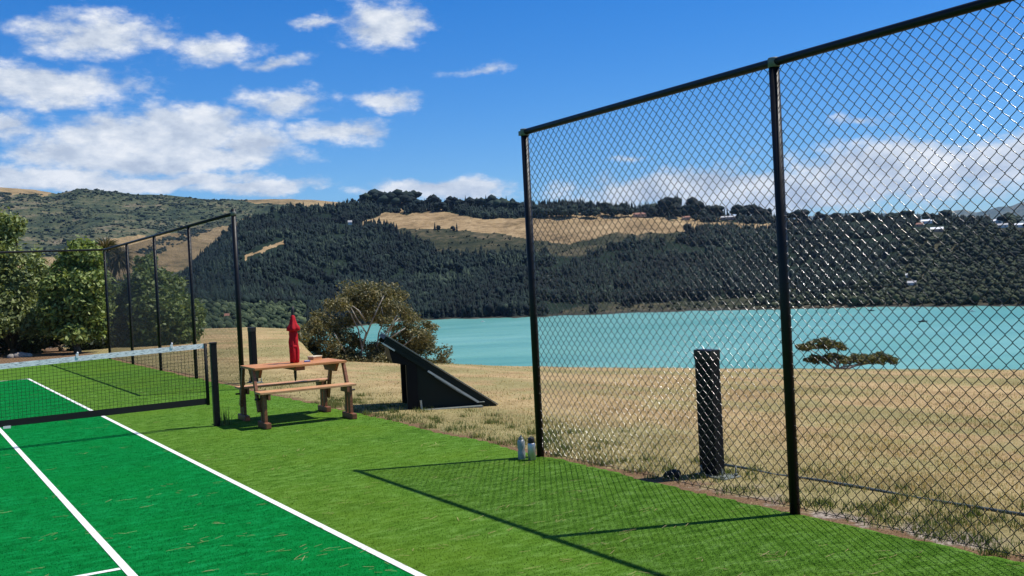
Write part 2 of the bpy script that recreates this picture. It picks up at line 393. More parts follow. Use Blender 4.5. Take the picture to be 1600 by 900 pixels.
def vnoise(x, y, seed=0):                   # smooth lattice noise, -1..1
    xi, yi = np.floor(x).astype(np.int64), np.floor(y).astype(np.int64); fx, fy = x-xi, y-yi
    fx = fx*fx*(3-2*fx); fy = fy*fy*(3-2*fy)
    def h(a, b):
        n = (a*374761393+b*668265263+seed*974711) & 0x7fffffff
        n = ((n ^ (n >> 13))*1274126177) & 0x7fffffff
        return ((n ^ (n >> 16)) & 0xffff)/32767.5-1
    return (h(xi, yi)*(1-fx)+h(xi+1, yi)*fx)*(1-fy)+(h(xi, yi+1)*(1-fx)+h(xi+1, yi+1)*fx)*fy
def fbm(x, y, oct=4, seed=0):
    s = 0; a = 1; t = 0
    for i in range(oct):
        s = s+a*vnoise(x*2**i, y*2**i, seed+i); t += a; a *= .5
    return s/t
def inpoly(P, poly):
    x, y = P[:, 0], P[:, 1]; c = np.zeros(len(x), bool); n = len(poly)
    for i in range(n):
        (x0, y0), (x1, y1) = poly[i], poly[(i+1) % n]
        if y0 == y1: continue
        hit = ((y0 > y) != (y1 > y)) & (x < (x1-x0)*(y-y0)/(y1-y0)+x0); c ^= hit
    return c

# ------------------------------------------------------------------ the setting
F, S, I, N, P = 5.224, 2.556, 1.186, 13.156, 3.52        # fence line, side lines, net line, net post
SEA = -45.0
AZK = np.array([-180, -2, 4, 10, 14, 17, 19.1, 19.8, 20.6, 25, 28, 31.4, 38.6, 45.6, 52, 58, 75, 110, 180.])
KK = np.array([2e-4, 2e-4, 2.8e-4, 2.8e-4, 2.6e-4, 2.6e-4, 3.2e-4, 8e-4, .0018, .00197, .00201, .00222, .00237, .00244, .00247, .00246, .0024, .0015, 2e-4])
def field_z(x, y):
    az = np.degrees(np.arctan2(x, y)); D = np.hypot(x, y)
    k = np.interp(az, AZK, KK)
    df = np.where((az > 9.9) & (az < 170), F/np.maximum(np.sin(np.radians(np.clip(az, 9.9, 170))), .1), 30.)
    df = np.minimum(df, 34.)
    s = np.maximum(0, D-df); s1 = .45/(2*k)
    z = np.where(s < s1, -k*s*s, -k*s1*s1-.45*(s-s1))
    e = np.clip(D-110, 0, None); z = z-np.where(e < 75, .003*e*e, .003*75*75+.45*(e-75))
    z = z+np.clip((D-df)/3, 0, 1)*.03*fbm(x*.7, y*.7, 3, 3)
    return np.maximum(z-.014, -60)
def grid_mesh(name, X, Y, Z, mat, attrs=None, smooth=True, wrap=False):
    nr, nc = X.shape
    V = np.stack([X, Y, Z], -1).reshape(-1, 3)
    i, j = np.meshgrid(np.arange(nr-1), np.arange(nc if wrap else nc-1), indexing='ij')
    a = i*nc+j; b = i*nc+(j+1) % nc; c = (i+1)*nc+(j+1) % nc; d = (i+1)*nc+j
    Fq = np.stack([a, d, c, b], -1).reshape(-1, 4)
    return mesh_np(name, V, Fq, mat, None, smooth, {k: v.ravel() for k, v in (attrs or {}).items()})
azs = np.concatenate([np.arange(-180, 0, 6), np.arange(0, 64, .25), np.arange(64, 180, 4)])
ds = np.concatenate([[.01], np.geomspace(1.2, 420, 150)])
A, D = np.meshgrid(np.radians(azs), ds, indexing='ij'); A, D = A.T, D.T
X, Y = D*np.sin(A), D*np.cos(A)
tag(grid_mesh('dry_field', X, Y, field_z(X, Y), 'field', wrap=True), 'dry golden paddock falling away to the sea', 'field', kind='structure')

def sheet(name, x0, x1, y0, y1, z, mat, label, cat, ragged=0.0):
    if not ragged:
        m = MB().add([(x0, y0, z), (x1, y0, z), (x1, y1, z), (x0, y1, z)], [(0, 1, 2, 3)])
        o = m.build(name, mat)
    else:
        ys = np.arange(y0, y1, .06); e = x1+ragged*(fbm(ys*1.3, ys*0+3, 4, 8)+.35*rng.normal(size=len(ys))*.5)
        V = np.concatenate([np.stack([np.full(len(ys), x0), ys, np.full(len(ys), z)], -1), np.stack([e, ys, np.full(len(ys), z)], -1)])
        n = len(ys); i = np.arange(n-1)
        o = mesh_np(name, V, np.stack([i, i+n, i+n+1, i+1], -1), mat)
    return tag(o, label, cat, kind='structure')
sheet('turf_surround', -13, F+.03, -6, 30.9, 0.0, 'turf', 'light green artificial turf round the court', 'turf', .09)
sheet('court_surface', S-10.97, S, N-11.89, N+11.89, .004, 'court', 'emerald green artificial turf of the tennis court', 'court')
def line(x0, x1, y0, y1, label): sheet('painted_line', x0, x1, y0, y1, .008, 'line', label, 'court line')
w = .026
line(S-w, S+w, N-11.89, N+11.89, 'white doubles sideline between emerald and light green turf')
line(S-10.97-w, S-10.97+w, N-11.89, N+11.89, 'white doubles sideline on the side away from the sea')
line(I-w, I+w, N-11.89+w*2, N+11.89-w*2, 'white singles sideline inside the emerald court')
line(I-8.23-w, I-8.23+w, N-11.89+w*2, N+11.89-w*2, 'white singles sideline away from the sea')
for y, t in ((N-6.4, 'white service line on the camera side of the net'), (N+6.4, 'white service line beyond the net')):
    line(I-8.23+w*1.2, I-w*1.2, y-w, y+w, t)
line(S-10.97+w*1.2, S-w*1.2, N+11.89-2*w, N+11.89, 'white baseline at the far end of the court')

m = MB().add([(-12000, -8000, SEA), (30000, -8000, SEA), (30000, 30000, SEA), (-12000, 30000, SEA)], [(0, 1, 2, 3)])
tag(m.build('sea', 'sea'), 'milky turquoise water of the bay', 'sea', kind='structure')

# the wooded headland across the bay: columns of (px x), ground height read off at five stations from shore to ridge
HX = [-500, 0, 200, 270, 300, 330, 380, 430, 500, 600, 700, 800, 1000, 1200, 1400, 1600, 2000, 2900]
HA = np.array([azel(x, 430)[0] for x in HX])
HR0 = np.array([450, 450, 480, 520, 560, 620, 720, 850, 1050, 1260, 1250, 1180, 1140, 1100, 1040, 985, 900, 800.])
HR1 = HR0+np.array([1000, 1000, 1000, 1200, 1300, 1350, 1350, 1350, 1250, 1100, 1050, 1050, 1000, 950, 900, 900, 900, 900])
HT = np.array([0, .17, .42, .66, 1.0, 1.12])
HY = np.array([[500, 500, 497, 495, 493, 492, 490, 488, 486, 474, 472, 472, 468, 462, 456, 450, 430, 400],
               [480, 480, 480, 478, 474, 470, 462, 455, 446, 425, 421, 420, 417, 420, 416, 410, 396, 370],
               [470, 470, 468, 462, 448, 430, 400, 385, 378, 362, 364, 370, 366, 374, 372, 370, 360, 340],
               [462, 462, 460, 452, 424, 392, 350, 333, 328, 314, 319, 321, 327, 337, 344, 348, 342, 322]])
HE = np.zeros((6, len(HX)))
for j, x in enumerate(HX):
    HE[0, j] = (SEA-1.5-CAM_H)/HR0[j]
    for i in range(4): HE[i+1, j] = math.tan(azel(x, HY[i][j])[1])
    HE[5, j] = HE[4, j]-.05
def head_z(az, t):                          # az in degrees, t along the slope
    r0 = np.interp(az, HA, HR0)+26*fbm(az*.9, az*0+.5, 4, 91); r1 = np.interp(az, HA, HR1); r = r0+(r1-r0)*t
    ti = np.clip(np.searchsorted(HT, t, 'right')-1, 0, 4); f = (t-HT[ti])/(HT[ti+1]-HT[ti]); f = np.clip(f, 0, 1)
    cols = np.stack([np.interp(az, HA, HE[i]) for i in range(6)])
    ar = np.arange(az.size)
    e = (cols.reshape(6, -1)[ti.ravel(), ar]*(1-f.ravel())+cols.reshape(6, -1)[ti.ravel()+1, ar]*f.ravel()).reshape(az.shape)
    x, y = r*np.sin(np.radians(az)), r*np.cos(np.radians(az))
    amp = np.clip(t*8, 0, 1)*(.35+.65*np.clip((t)/.5, 0, 1))
    z = CAM_H+e*r+amp*(9*fbm(x/190, y/190, 3, 21)+2.5*fbm(x/45, y/45, 3, 5))
    return x, y, z
GOLD = [[(552, 353), (580, 343), (602, 331), (640, 335), (690, 331), (720, 336), (760, 342), (830, 340), (960, 340), (1100, 346), (1215, 351), (1215, 358), (1120, 361), (1050, 363), (985, 366), (960, 362), (930, 372), (890, 382), (840, 376), (800, 368), (740, 362), (690, 357), (640, 358), (600, 354)],
        [(606, 314), (650, 316), (640, 330), (612, 332)], [(650, 313), (700, 312), (694, 331), (655, 328)], [(740, 306), (812, 308), (812, 320), (750, 320)],
        [(382, 402), (402, 391), (446, 374), (445, 380), (404, 396), (384, 406)], [(845, 339), (900, 332), (980, 330), (1000, 336), (1130, 340), (1140, 346), (960, 341)],
        [(1230, 346), (1290, 345), (1290, 350), (1230, 351)], [(380, 300), (470, 303), (510, 312), (440, 318), (385, 318)]]
SCRUB = [[(600, 354), (690, 357), (800, 366), (890, 380), (960, 361), (1060, 362), (1100, 370), (1000, 378), (930, 398), (850, 402), (780, 398), (700, 400), (650, 372)],
         [(960, 500), (960, 482), (1010, 474), (1060, 470), (1120, 466), (1300, 462), (1420, 425), (1520, 370), (1700, 345), (1700, 500)],
         [(1400, 362), (1700, 345), (1700, 500), (1420, 500)], [(860, 495), (900, 476), (960, 470), (1000, 490)]]
def zones(Q):
    g = np.zeros(len(Q)); s = np.zeros(len(Q))
    jit = np.stack([fbm(Q[:, 0]/14, Q[:, 1]/7, 3, 2)*7, fbm(Q[:, 0]/14, Q[:, 1]/7, 3, 9)*3.5], -1)
    for p in GOLD: g = np.maximum(g, inpoly(Q+jit, p))
    for p in SCRUB: s = np.maximum(s, inpoly(Q+jit*2, p))
    return g, s
az = np.concatenate([np.linspace(-26, 3, 40), np.arange(3.2, 61, .11), np.linspace(61.5, 80, 40)])
t = np.concatenate([np.linspace(0, 1, 110), np.linspace(1.01, 1.12, 6)])
T, A = np.meshgrid(t, az, indexing='ij')
X, Y, Z = head_z(A, T)
Q = topx(np.stack([X, Y, Z], -1).reshape(-1, 3)); g, s = zones(Q)
rk = np.clip(1-(Z-SEA)/2.2, 0, 1)
tag(grid_mesh('headland', X, Y, Z, 'hill', {'gold': g.reshape(X.shape), 'scrub': s.reshape(X.shape), 'rock': rk}), 'wooded headland across the bay with golden pasture on top', 'hill', kind='structure')

# the high range inland and the blue range far beyond the bay
def range_mesh(name, xs, sky, lo, r0, r1, amp, sc, mat, golds, label, n_az, n_r, seed):
    aa = np.array([azel(x, 430)[0] for x in xs]); hi = np.array([math.tan(azel(x, y)[1]) for x, y in zip(xs, sky)]); lo_ = np.array([math.tan(azel(x, y)[1]) for x, y in zip(xs, lo)])
    az = np.linspace(aa[0], aa[-1], n_az); t = np.concatenate([np.linspace(0, 1, n_r), [1.04, 1.1, 1.2]])
    T, A = np.meshgrid(t, az, indexing='ij'); r = r0+(r1-r0)*T
    e = np.interp(A, aa, lo_)+(np.interp(A, aa, hi)-np.interp(A, aa, lo_))*np.clip(T, 0, 1)**.85-np.clip(T-1, 0, 1)*.12
    x, y = r*np.sin(np.radians(A)), r*np.cos(np.radians(A))
    z = CAM_H+e*r+amp*np.clip(T*3, 0, 1)*np.where(T > .92, .45, 1)*(fbm(x/sc, y/sc, 5, seed)-.35*np.abs(fbm(x/sc*2.2, y/sc*2.2, 4, seed+7)))
    z[0] -= 60
    at_ = {}
    if golds:
        Q = topx(np.stack([x, y, z], -1).reshape(-1, 3)); g = np.zeros(len(Q))
        jit = np.stack([fbm(Q[:, 0]/20, Q[:, 1]/9, 4, 4)*10, fbm(Q[:, 0]/20, Q[:, 1]/9, 4, 6)*5], -1)
        for p in golds: g = np.maximum(g, inpoly(Q+jit, p))
        at_['gold'] = g.reshape(x.shape)
    return tag(grid_mesh(name, x, y, z, mat, at_), label, 'hill', kind='structure'), (aa, hi, lo_)
MG = [[(-300, 280), (40, 288), (95, 300), (70, 305), (0, 302), (-300, 296)], [(325, 300), (480, 306), (560, 312), (560, 322), (470, 322), (380, 316), (340, 308)],
      [(130, 398), (170, 375), (235, 368), (320, 362), (390, 340), (420, 345), (400, 370), (330, 400), (290, 420), (200, 440), (100, 430)], [(-200, 410), (70, 400), (130, 430), (-200, 440)]]
far_m, MR = range_mesh('far_mountain', [-900, -500, -200, 0, 60, 95, 130, 200, 260, 330, 400, 480, 560, 700, 900], [286, 282, 284, 291, 296, 303, 295, 299, 302, 304, 307, 311, 316, 335, 370],
                    [470]*15, 2300, 4300, 75, 620, 'mountain', MG, 'high scrubby range inland with golden tops', 320, 110, 31)
range_mesh('distant_range', [1150, 1280, 1340, 1400, 1470, 1490, 1510, 1530, 1545, 1565, 1585, 1600, 1640, 1720, 1900, 2300], [346, 338, 332, 333, 334, 329, 327, 331, 328, 322, 321, 314, 308, 318, 300, 290],
           [352]*16, 19000, 22000, 130, 2100, 'mountain', None, 'blue distant range beyond the bay', 220, 24, 51)

# ------------------------------------------------------------------ far woods (one mass each)
def cone_tree(rng_, tiers=3, sides=6):      # ragged conifer, unit height
    V = []; Fc = []
    for k in range(tiers):
        z0 = .06+.26*k; z1 = z0+.50-.05*k if k < tiers-1 else 1.0
        r = .21*(1-.26*k); o = len(V)
        for j in range(sides):
            a = 2*math.pi*(j+.5*k)/sides+rng_.uniform(-.25, .25); rr = r*rng_.uniform(.65, 1.2)
            V.append((rr*math.cos(a), rr*math.sin(a), z0+rng_.uniform(-.05, .05)))
        V.append((rng_.uniform(-.02, .02), rng_.uniform(-.02, .02), z1))
        for j in range(sides): Fc.append((o+j, o+(j+1) % sides, o+sides))
    return np.array(V), np.array(Fc)
def lump_tree(rng_, lumps=5):               # round-headed tree, unit height, jagged lumps
    V = []; Fc = []
    for k in range(lumps):
        c = np.array([rng_.uniform(-.26, .26), rng_.uniform(-.26, .26), rng_.uniform(.32, .78)]) if k else np.array([0, 0, .5])
        r = rng_.uniform(.17, .30); o = len(V)
        V.append(tuple(c-(0, 0, r*.9)))
        for lz, rr, m_ in ((-.35, .9, 5), (.4, .85, 5)):
            for j in range(m_):
                a = 2*math.pi*(j+(lz > 0)*.5)/m_; q = r*rr*rng_.uniform(.75, 1.25)
                V.append((c[0]+q*math.cos(a), c[1]+q*math.sin(a), c[2]+lz*r*rng_.uniform(.6, 1.4)))
        V.append(tuple(c+(0, 0, r*rng_.uniform(.8, 1.1))))
        for j in range(5):
            j2 = (j+1) % 5
            Fc += [(o, o+1+j2, o+1+j), (o+1+j, o+1+j2, o+6+j), (o+1+j2, o+6+j2, o+6+j), (o+6+j, o+6+j2, o+11)]
    V = np.array(V); V[:, 2] = (V[:, 2]-V[:, 2].min()); V[:, 2] /= V[:, 2].max(); return V, np.array(Fc)
def wood(name, pts, hs, wid, protos, mat, label, cat):
    Vs = []; Fs = []; o = 0
    which = rng.integers(0, len(protos), len(pts)); rot = rng.uniform(0, 6.283, len(pts))
    for k, (pv, pf) in enumerate(protos):
        ii = np.where(which == k)[0]
        if not len(ii): continue
        c, s_ = np.cos(rot[ii])[:, None], np.sin(rot[ii])[:, None]; h = hs[ii][:, None]; wd = (hs[ii]*wid[ii])[:, None]
        x = (pv[:, 0]*c-pv[:, 1]*s_)*wd+pts[ii, 0:1]; y = (pv[:, 0]*s_+pv[:, 1]*c)*wd+pts[ii, 1:2]; z = pv[:, 2]*h+pts[ii, 2:3]
        Vs.append(np.stack([x, y, z], -1).reshape(-1, 3)); Fs.append((pf[None]+(np.arange(len(ii))*len(pv))[:, None, None]+o).reshape(-1, 3)); o += len(ii)*len(pv)
    return tag(mesh_np(name, np.concatenate(Vs), np.concatenate(Fs), mat), label, cat, kind='stuff')
def scatter_head(n, azr, tr):
    a = rng.uniform(*azr, n); t = rng.uniform(*tr, n)
    x, y, z = head_z(a, t); Pn = np.stack([x, y, z], -1); return Pn, topx(Pn), t
HOUSES = [
    (1464, 362, 17, 6, 'brick_wall', 'roof_white', 'long house with pale roof below the ridge houses'),
    (1448, 349, 15, 5, 'white_paint', 'roof_white', 'long white roofed house on the ridge above the long pale roof'),
    (1437, 354, 10, 5, 'brick_wall', 'roof_red', 'small brown roofed house between the two long pale roofs'),
    (1558, 347, 11, 5, 'white_paint', 'roof_white', 'white house on the ridge below the blue range'),
    (1567, 355, 13, 5, 'white_paint', 'roof_grey', 'wide white house just under the ridge house'),
    (1594, 355, 13, 5, 'white_paint', 'roof_white', 'white house on the ridge at the end of the row'),
    (1420, 433, 8, 5, 'white_paint', 'roof_white', 'small white house low on the bushy slope'),
    (1425, 446, 12, 6, 'white_paint', 'roof_grey', 'white fronted house lowest on the bushy slope near the water'),
    (1000, 339, 20, 6, 'brick_wall', 'roof_red', 'brown farm house among trees above the golden field'),
    (1138, 343, 22, 5, 'brick_wall', 'roof_grey', 'low pale farm building at the end of the golden field'),
    (1072, 343, 12, 5, 'brick_wall', 'roof_red', 'brown roofed farm house beside the tall ridge trees'),
    (547, 351, 6, 6, 'white_paint', 'roof_grey', 'tiny hut on the forest edge below the golden field'),
    (351, 498, 13, 7, 'brick_wall', 'roof_red', 'pinkish house among valley scrub beyond the far fence'),
]
def clear_of_houses(Q):
    ok = np.ones(len(Q), bool)
    for h_ in HOUSES: ok &= ~((np.abs(Q[:, 0]-h_[0]) < h_[2]*.62+2) & (Q[:, 1] > h_[1]-5) & (Q[:, 1] < h_[1]+11))
    return ok
cones = [cone_tree(rng) for _ in range(6)]; lumps = [lump_tree(rng) for _ in range(6)]
Pn, Q, t = scatter_head(42000, (8, 63), (.03, 1.02)); g, s = zones(Q)
valley = (Q[:, 0] < 480) & (t < .22)
keep = (g < .5) & (s < .5) & ~valley & ~inpoly(Q, [(376, 400), (400, 386), (448, 370), (446, 396), (400, 414), (378, 420)]) & (Pn[:, 2] > SEA+1) & clear_of_houses(Q) & (fbm(Pn[:, 0]/60, Pn[:, 1]/60, 3, 77) > -.30)
pp = Pn[keep]; hs = (8+15*rng.beta(2.2, 2.0, len(pp)))*(1-.25*(Q[keep, 0] > 1150))
wood('pine_forest', pp-[0, 0, 1.0], hs, rng.uniform(.65, 1.35, len(pp)), cones+[(v*np.array([.75, .75, .8]), f) for v, f in lumps[:3]], 'far_pine', 'dark pine forest covering the headland slope across the bay', 'forest')
Pn, Q, t = scatter_head(19000, (8, 66), (.03, 1.0)); g, s = zones(Q)
low = Pn[:, 2] < SEA+16
keep = (g < .5) & (s > .5) & (Pn[:, 2] > SEA+.8) & clear_of_houses(Q) & ((Q[:, 0] > 1180) | (rng.uniform(size=len(Q)) < .30))
pp = Pn[keep]; hs = (2.5+11*rng.beta(1.6, 2.2, len(pp)))*np.where(topx(pp)[:, 0] > 1180, 1, .45)
wood('hillside_bush', pp-[0, 0, .8], hs, rng.uniform(.9, 1.6, len(pp)), lumps, 'far_bush', 'mixed olive bush on the headland slope below the houses', 'bush')
Pn, Q, t = scatter_head(9000, (9, 24), (.03, .30))
keep = (Q[:, 0] < 500) & (t < .24) & (Pn[:, 2] > SEA+4) & clear_of_houses(Q)
pp = Pn[keep]; hs = 2.5+10*rng.beta(1.4, 2.6, len(pp))
wood('valley_scrub', pp-[0, 0, .8], hs, rng.uniform(.9, 1.5, len(pp)), lumps, 'far_green', 'pale green scrub on the valley floor below the forest', 'scrub')
# scrub clumps over the high range
fm = far_m.data; nv = len(fm.vertices); co = np.empty(nv*3, np.float32); fm.vertices.foreach_get('co', co); co = co.reshape(-1, 3)
ga = np.empty(nv, np.float32); fm.attributes['gold'].data.foreach_get('value', ga); ga = ga.reshape(113, 320); co = co.reshape(113, 320, 3)
ri = rng.uniform(0, 109, 34000); ci = rng.uniform(60, 300, 34000); r_, c_ = ri.astype(int), ci.astype(int); fr, fc = (ri-r_)[:, None], (ci-c_)[:, None]
pp = (co[r_, c_]*(1-fr)+co[r_+1, c_]*fr)*(1-fc)+(co[r_, c_+1]*(1-fr)+co[r_+1, c_+1]*fr)*fc
keep = (ga[r_, c_] < .5) & (fbm(pp[:, 0]/130, pp[:, 1]/130, 5, 61)+.4*rng.normal(size=len(pp)) > .0)
strip = inpoly(topx(pp), [(215, 395), (235, 380), (300, 358), (345, 345), (352, 352), (300, 372), (240, 402), (215, 410)])
pp = pp[keep | strip]; hs = 2+8*rng.beta(1.3, 2.5, len(pp))
wood('mountain_scrub', pp-[0, 0, 1.2], hs, rng.uniform(1.2, 3.2, len(pp)), lumps, 'far_scrub', 'dark scrub and gully trees on the high inland range', 'scrub')

# ------------------------------------------------------------------ leafy trees
def leaf_mesh(name, clumps, n, size, mat, parent, flat=.0, spread=(.55, 1.0), aspect=.5, tight=1.0):
    """clumps: centre, radii (world metres, relative to parent origin)"""
    sub = []
    for c in clumps:
        for q in range(15):
            dd = rng.normal(size=3); dd /= np.linalg.norm(dd); dd[2] = dd[2]*.9+.08; f_ = rng.uniform(.35, .85); g_ = rng.uniform(.26, .52)*tight
            sub.append((c[0]+dd[0]*c[3]*f_, c[1]+dd[1]*c[4]*f_, c[2]+dd[2]*c[5]*f_, c[3]*g_, c[4]*g_, max(c[5]*g_, c[3]*g_*.55*tight)))
    clumps = sub
    C = np.array([c[:3] for c in clumps], float); Rr = np.array([c[3:6] for c in clumps], float)
    wgt = (Rr[:, 0]*Rr[:, 1]+Rr[:, 0]*Rr[:, 2]+Rr[:, 1]*Rr[:, 2]); wgt /= wgt.sum()
    ii = rng.choice(len(C), n, p=wgt)
    d = rng.normal(size=(n, 3)); d /= np.linalg.norm(d, axis=1)[:, None]
    rad = rng.uniform(*spread, n)**.7*(1+.22*rng.normal(size=n)*.6)
    lob = 1+.28*np.sin(d[:, 0]*6+ii*1.7)*np.sin(d[:, 1]*7+ii)*np.cos(d[:, 2]*6+ii*.6)
    p = C[ii]+d*Rr[ii]*(rad*lob)[:, None]
    nrm = d*.55+rng.normal(size=(n, 3))*.55+np.array([0, 0, .35+flat]); nrm /= np.linalg.norm(nrm, axis=1)[:, None]
    ta = np.cross(nrm, rng.normal(size=(n, 3))); ta /= np.linalg.norm(ta, axis=1)[:, None]; tb = np.cross(nrm, ta)
    s = size*rng.uniform(.55, 1.35, n)[:, None]
    V = np.stack([p-ta*s, p+tb*s*aspect, p+ta*s, p-tb*s*aspect], 1).reshape(-1, 3)
    return mesh_np(name, V, np.arange(4*n).reshape(-1, 4), mat, parent)
def branchy(mb, base, tips, r0, kink=.15, n=6):
    for tip, rr in tips:
        b, tp = Vector(base), Vector(tip); L = (tp-b).length; pts = []; rads = []
        for i in range(6):
            f = i/5; q = b.lerp(tp, f)
            if 0 < i < 5: q += Vector((random.uniform(-1, 1), random.uniform(-1, 1), random.uniform(-.4, .7)))*L*kink*.4
            pts.append(q); rads.append(r0*rr*(1-.78*f))
        mb.tube(pts, rads, n)
def tree(name, label, px_base, dist, clumps_px, n, size, leaf, bark='bark', group=None, flat=0., trunk_r=.12, spread=(.5, 1.0), aspect=.5, limbs=True, kink=.15, cat='tree', tight=1.0):
    b = at(px_base[0], px_base[1], dist); gz = float(field_z(np.array([b[0]]), np.array([b[1]]))[0])
    base = np.array([b[0], b[1], gz-.05]); root = empty(name, base); tag(root, label, cat, group)
    cl = []
    for (u, v, ru, rv, dd) in clumps_px:
        c = at(u, v, dist+dd)-base; m_ = (dist+dd)/FPX*1.0
        cl.append((c[0], c[1], c[2], ru*m_, ru*m_*.95, rv*m_))
    mb = MB(); fork = Vector((0, 0, max(.25, min(c[2]-c[5] for c in cl)*.8)))
    mb.tube([(0, 0, -.1), tuple(fork*.5+Vector((.05, .03, 0))), tuple(fork)], [trunk_r*1.25, trunk_r, trunk_r*.85], 8)
    if limbs:
        for i, c in enumerate(cl): branchy(mb, fork*random.uniform(.75, 1), [((c[0], c[1], c[2]+c[5]*.3), random.uniform(.45, .75))], trunk_r, kink)
    mb.build('trunk', bark, root)
    leaf_mesh('crown', cl, n, size, leaf, root, flat, spread, aspect, tight)
    return root, cl

tree('broadleaf_tree', 'tall pale green wispy tree behind the back fence at the frame edge', (20, 560), 38.5,
     [(-60, 440, 60, 80, 0), (-10, 400, 40, 60, .4), (15, 445, 45, 62, -.4), (45, 470, 38, 50, 0), (5, 500, 60, 42, -.6), (18, 365, 20, 32, .3), (55, 430, 22, 38, .5), (90, 470, 22, 45, .8)], 26000, .085, 'leaf_pale', spread=(.2, 1.05))
tree('broadleaf_tree', 'dense bright green bushy tree behind the corner of the back fence', (120, 560), 36.5,
     [(125, 400, 34, 26, 0), (120, 440, 45, 45, -.2), (140, 470, 34, 45, -.7), (105, 490, 42, 40, 0), (130, 510, 44, 30, -.4), (90, 460, 26, 34, .4), (148, 420, 18, 30, .2), (84, 505, 30, 26, .2)], 26000, .085, 'leaf_bright')
tree('broadleaf_tree', 'rounded mid green tree seen through the far side fence', (240, 560), 40,
     [(240, 450, 48, 36, 0), (205, 480, 38, 45, 0), (255, 490, 45, 45, -.6), (285, 500, 28, 38, .2), (235, 520, 62, 34, -.3), (270, 465, 24, 28, .4), (190, 520, 32, 34, 0), (225, 420, 20, 22, .5)], 24000, .09, 'leaf_mid')
tree('broadleaf_tree', 'small light green sapling just past the last bay of the far side fence', (315, 520), 62,
     [(314, 492, 8, 14, 0), (310, 502, 10, 10, 0)], 1100, .09, 'leaf_mid', trunk_r=.05)
for (u, v, ru, d_, t_) in ((10, 532, 70, 39.5, 'low dark hedge shrub under the tall wispy tree'), (95, 530, 55, 38.2, 'low dark hedge shrub under the bright green tree'), (185, 535, 45, 38.8, 'low dark hedge shrub behind the fence corner post'), (262, 535, 48, 42, 'low dark hedge shrub below the rounded mid green tree')):
    tree('hedge_shrub', t_, (u, 560), d_, [(u-ru*.5, v, ru*.6, 24, 0), (u+ru*.5, v+3, ru*.6, 22, .3), (u, v-4, ru*.5, 26, .6)], 3600, .085, 'leaf_dark', trunk_r=.06, cat='shrub')

def cabbage_tree():
    base = at(163, 560, 43); gz = float(field_z(base[0:1], base[1:2])[0]); base[2] = gz-.05
    root = empty('cabbage_tree', base); tag(root, 'spiky brown headed cabbage tree rising behind the fence corner', 'tree')
    mb = MB(); heads = []
    for (u, v) in ((165, 392), (150, 400), (185, 405)):
        h = at(u, v, 43)-base; heads.append(h)
        mb.tube([(0, 0, -.1), (h[0]*.3, h[1]*.3, h[2]*.5), tuple(h)], [.13, .10, .07], 7)
    mb.build('trunk', 'bark', root)
    V = []; Fc = []
    for h in heads:
        for i in range(520):
            d = rng.normal(size=3); d[2] = d[2]*.9+.15; d /= np.linalg.norm(d); L = rng.uniform(.45, .85)
            sdv = np.cross(d, rng.normal(size=3)); sdv /= np.linalg.norm(sdv); w_ = .022
            mid = h+d*L*.55; tip = h+d*L+np.array([0, 0, -.22*L])
            o = len(V); V += [h-sdv*w_*.5, h+sdv*w_*.5, mid+sdv*w_, mid-sdv*w_, tip]; Fc += [(o, o+1, o+2), (o, o+2, o+3), (o+3, o+2, o+4)]
    mesh_np('crown', np.array(V), np.array(Fc), 'palm_leaf', root)
cabbage_tree()

# the gum tree beyond the brow
gum_cl = [(560, 452, 32, 20, 0), (598, 458, 34, 22, .6), (530, 478, 26, 17, -.5), (572, 478, 38, 18, .3), (618, 482, 30, 22, 0), (545, 500, 20, 11, 1.2), (640, 505, 26, 22, .4), (605, 500, 20, 12, -.8), (655, 528, 24, 22, -.3), (675, 545, 20, 17, .2), (640, 540, 22, 16, .9), (692, 552, 15, 17, 0), (505, 498, 22, 17, .5),
          (492, 522, 26, 22, 0), (520, 535, 28, 22, -.6), (480, 548, 26, 20, .3), (515, 558, 40, 16, -.2), (545, 552, 26, 14, .4), (600, 560, 34, 12, 0), (570, 566, 40, 12, -.3), (650, 568, 30, 12, 0), (455, 556, 12, 14, -.4), (548, 470, 30, 16, 1.0), (590, 490, 40, 16, 1.2), (625, 462, 18, 14, .8), (530, 515, 30, 18, 1.2), (630, 555, 36, 18, 1.0), (560, 540, 20, 14, 1.6), (665, 512, 18, 14, .6), (500, 575, 50, 14, .2), (590, 580, 60, 12, .2), (670, 572, 34, 12, .4), (602, 548, 34, 15, .8), (640, 550, 30, 15, .3), (612, 512, 18, 12, .6), (556, 560, 40, 14, .6), (530, 560, 40, 16, 1.0), (535, 528, 22, 14, .6), (628, 528, 24, 14, .8), (650, 540, 24, 14, .8), (556, 536, 16, 11, .8), (668, 532, 20, 14, .6), (470, 562, 26, 14, .2), (490, 540, 22, 16, .8), (460, 570, 16, 10, 0), (472, 532, 20, 18, -2), (486, 512, 18, 14, -1), (462, 552, 18, 14, -2), (500, 505, 20, 12, -1), (556, 526, 14, 12, .6), (614, 536, 18, 14, .6), (588, 541, 24, 10, .8), (645, 520, 18, 12, .2)]
root, cl = tree('gum_tree', 'large olive brown gum tree with pale branching limbs beyond the brow', (575, 590), 50, gum_cl, 62000, .075, 'leaf_gum', 'gum_bark', trunk_r=.16, spread=(.35, 1.02), aspect=.38, limbs=False)
mb = MB(); base = root.location
def rel(u, v, dd=0): return Vector(at(u, v, 50+dd))-base
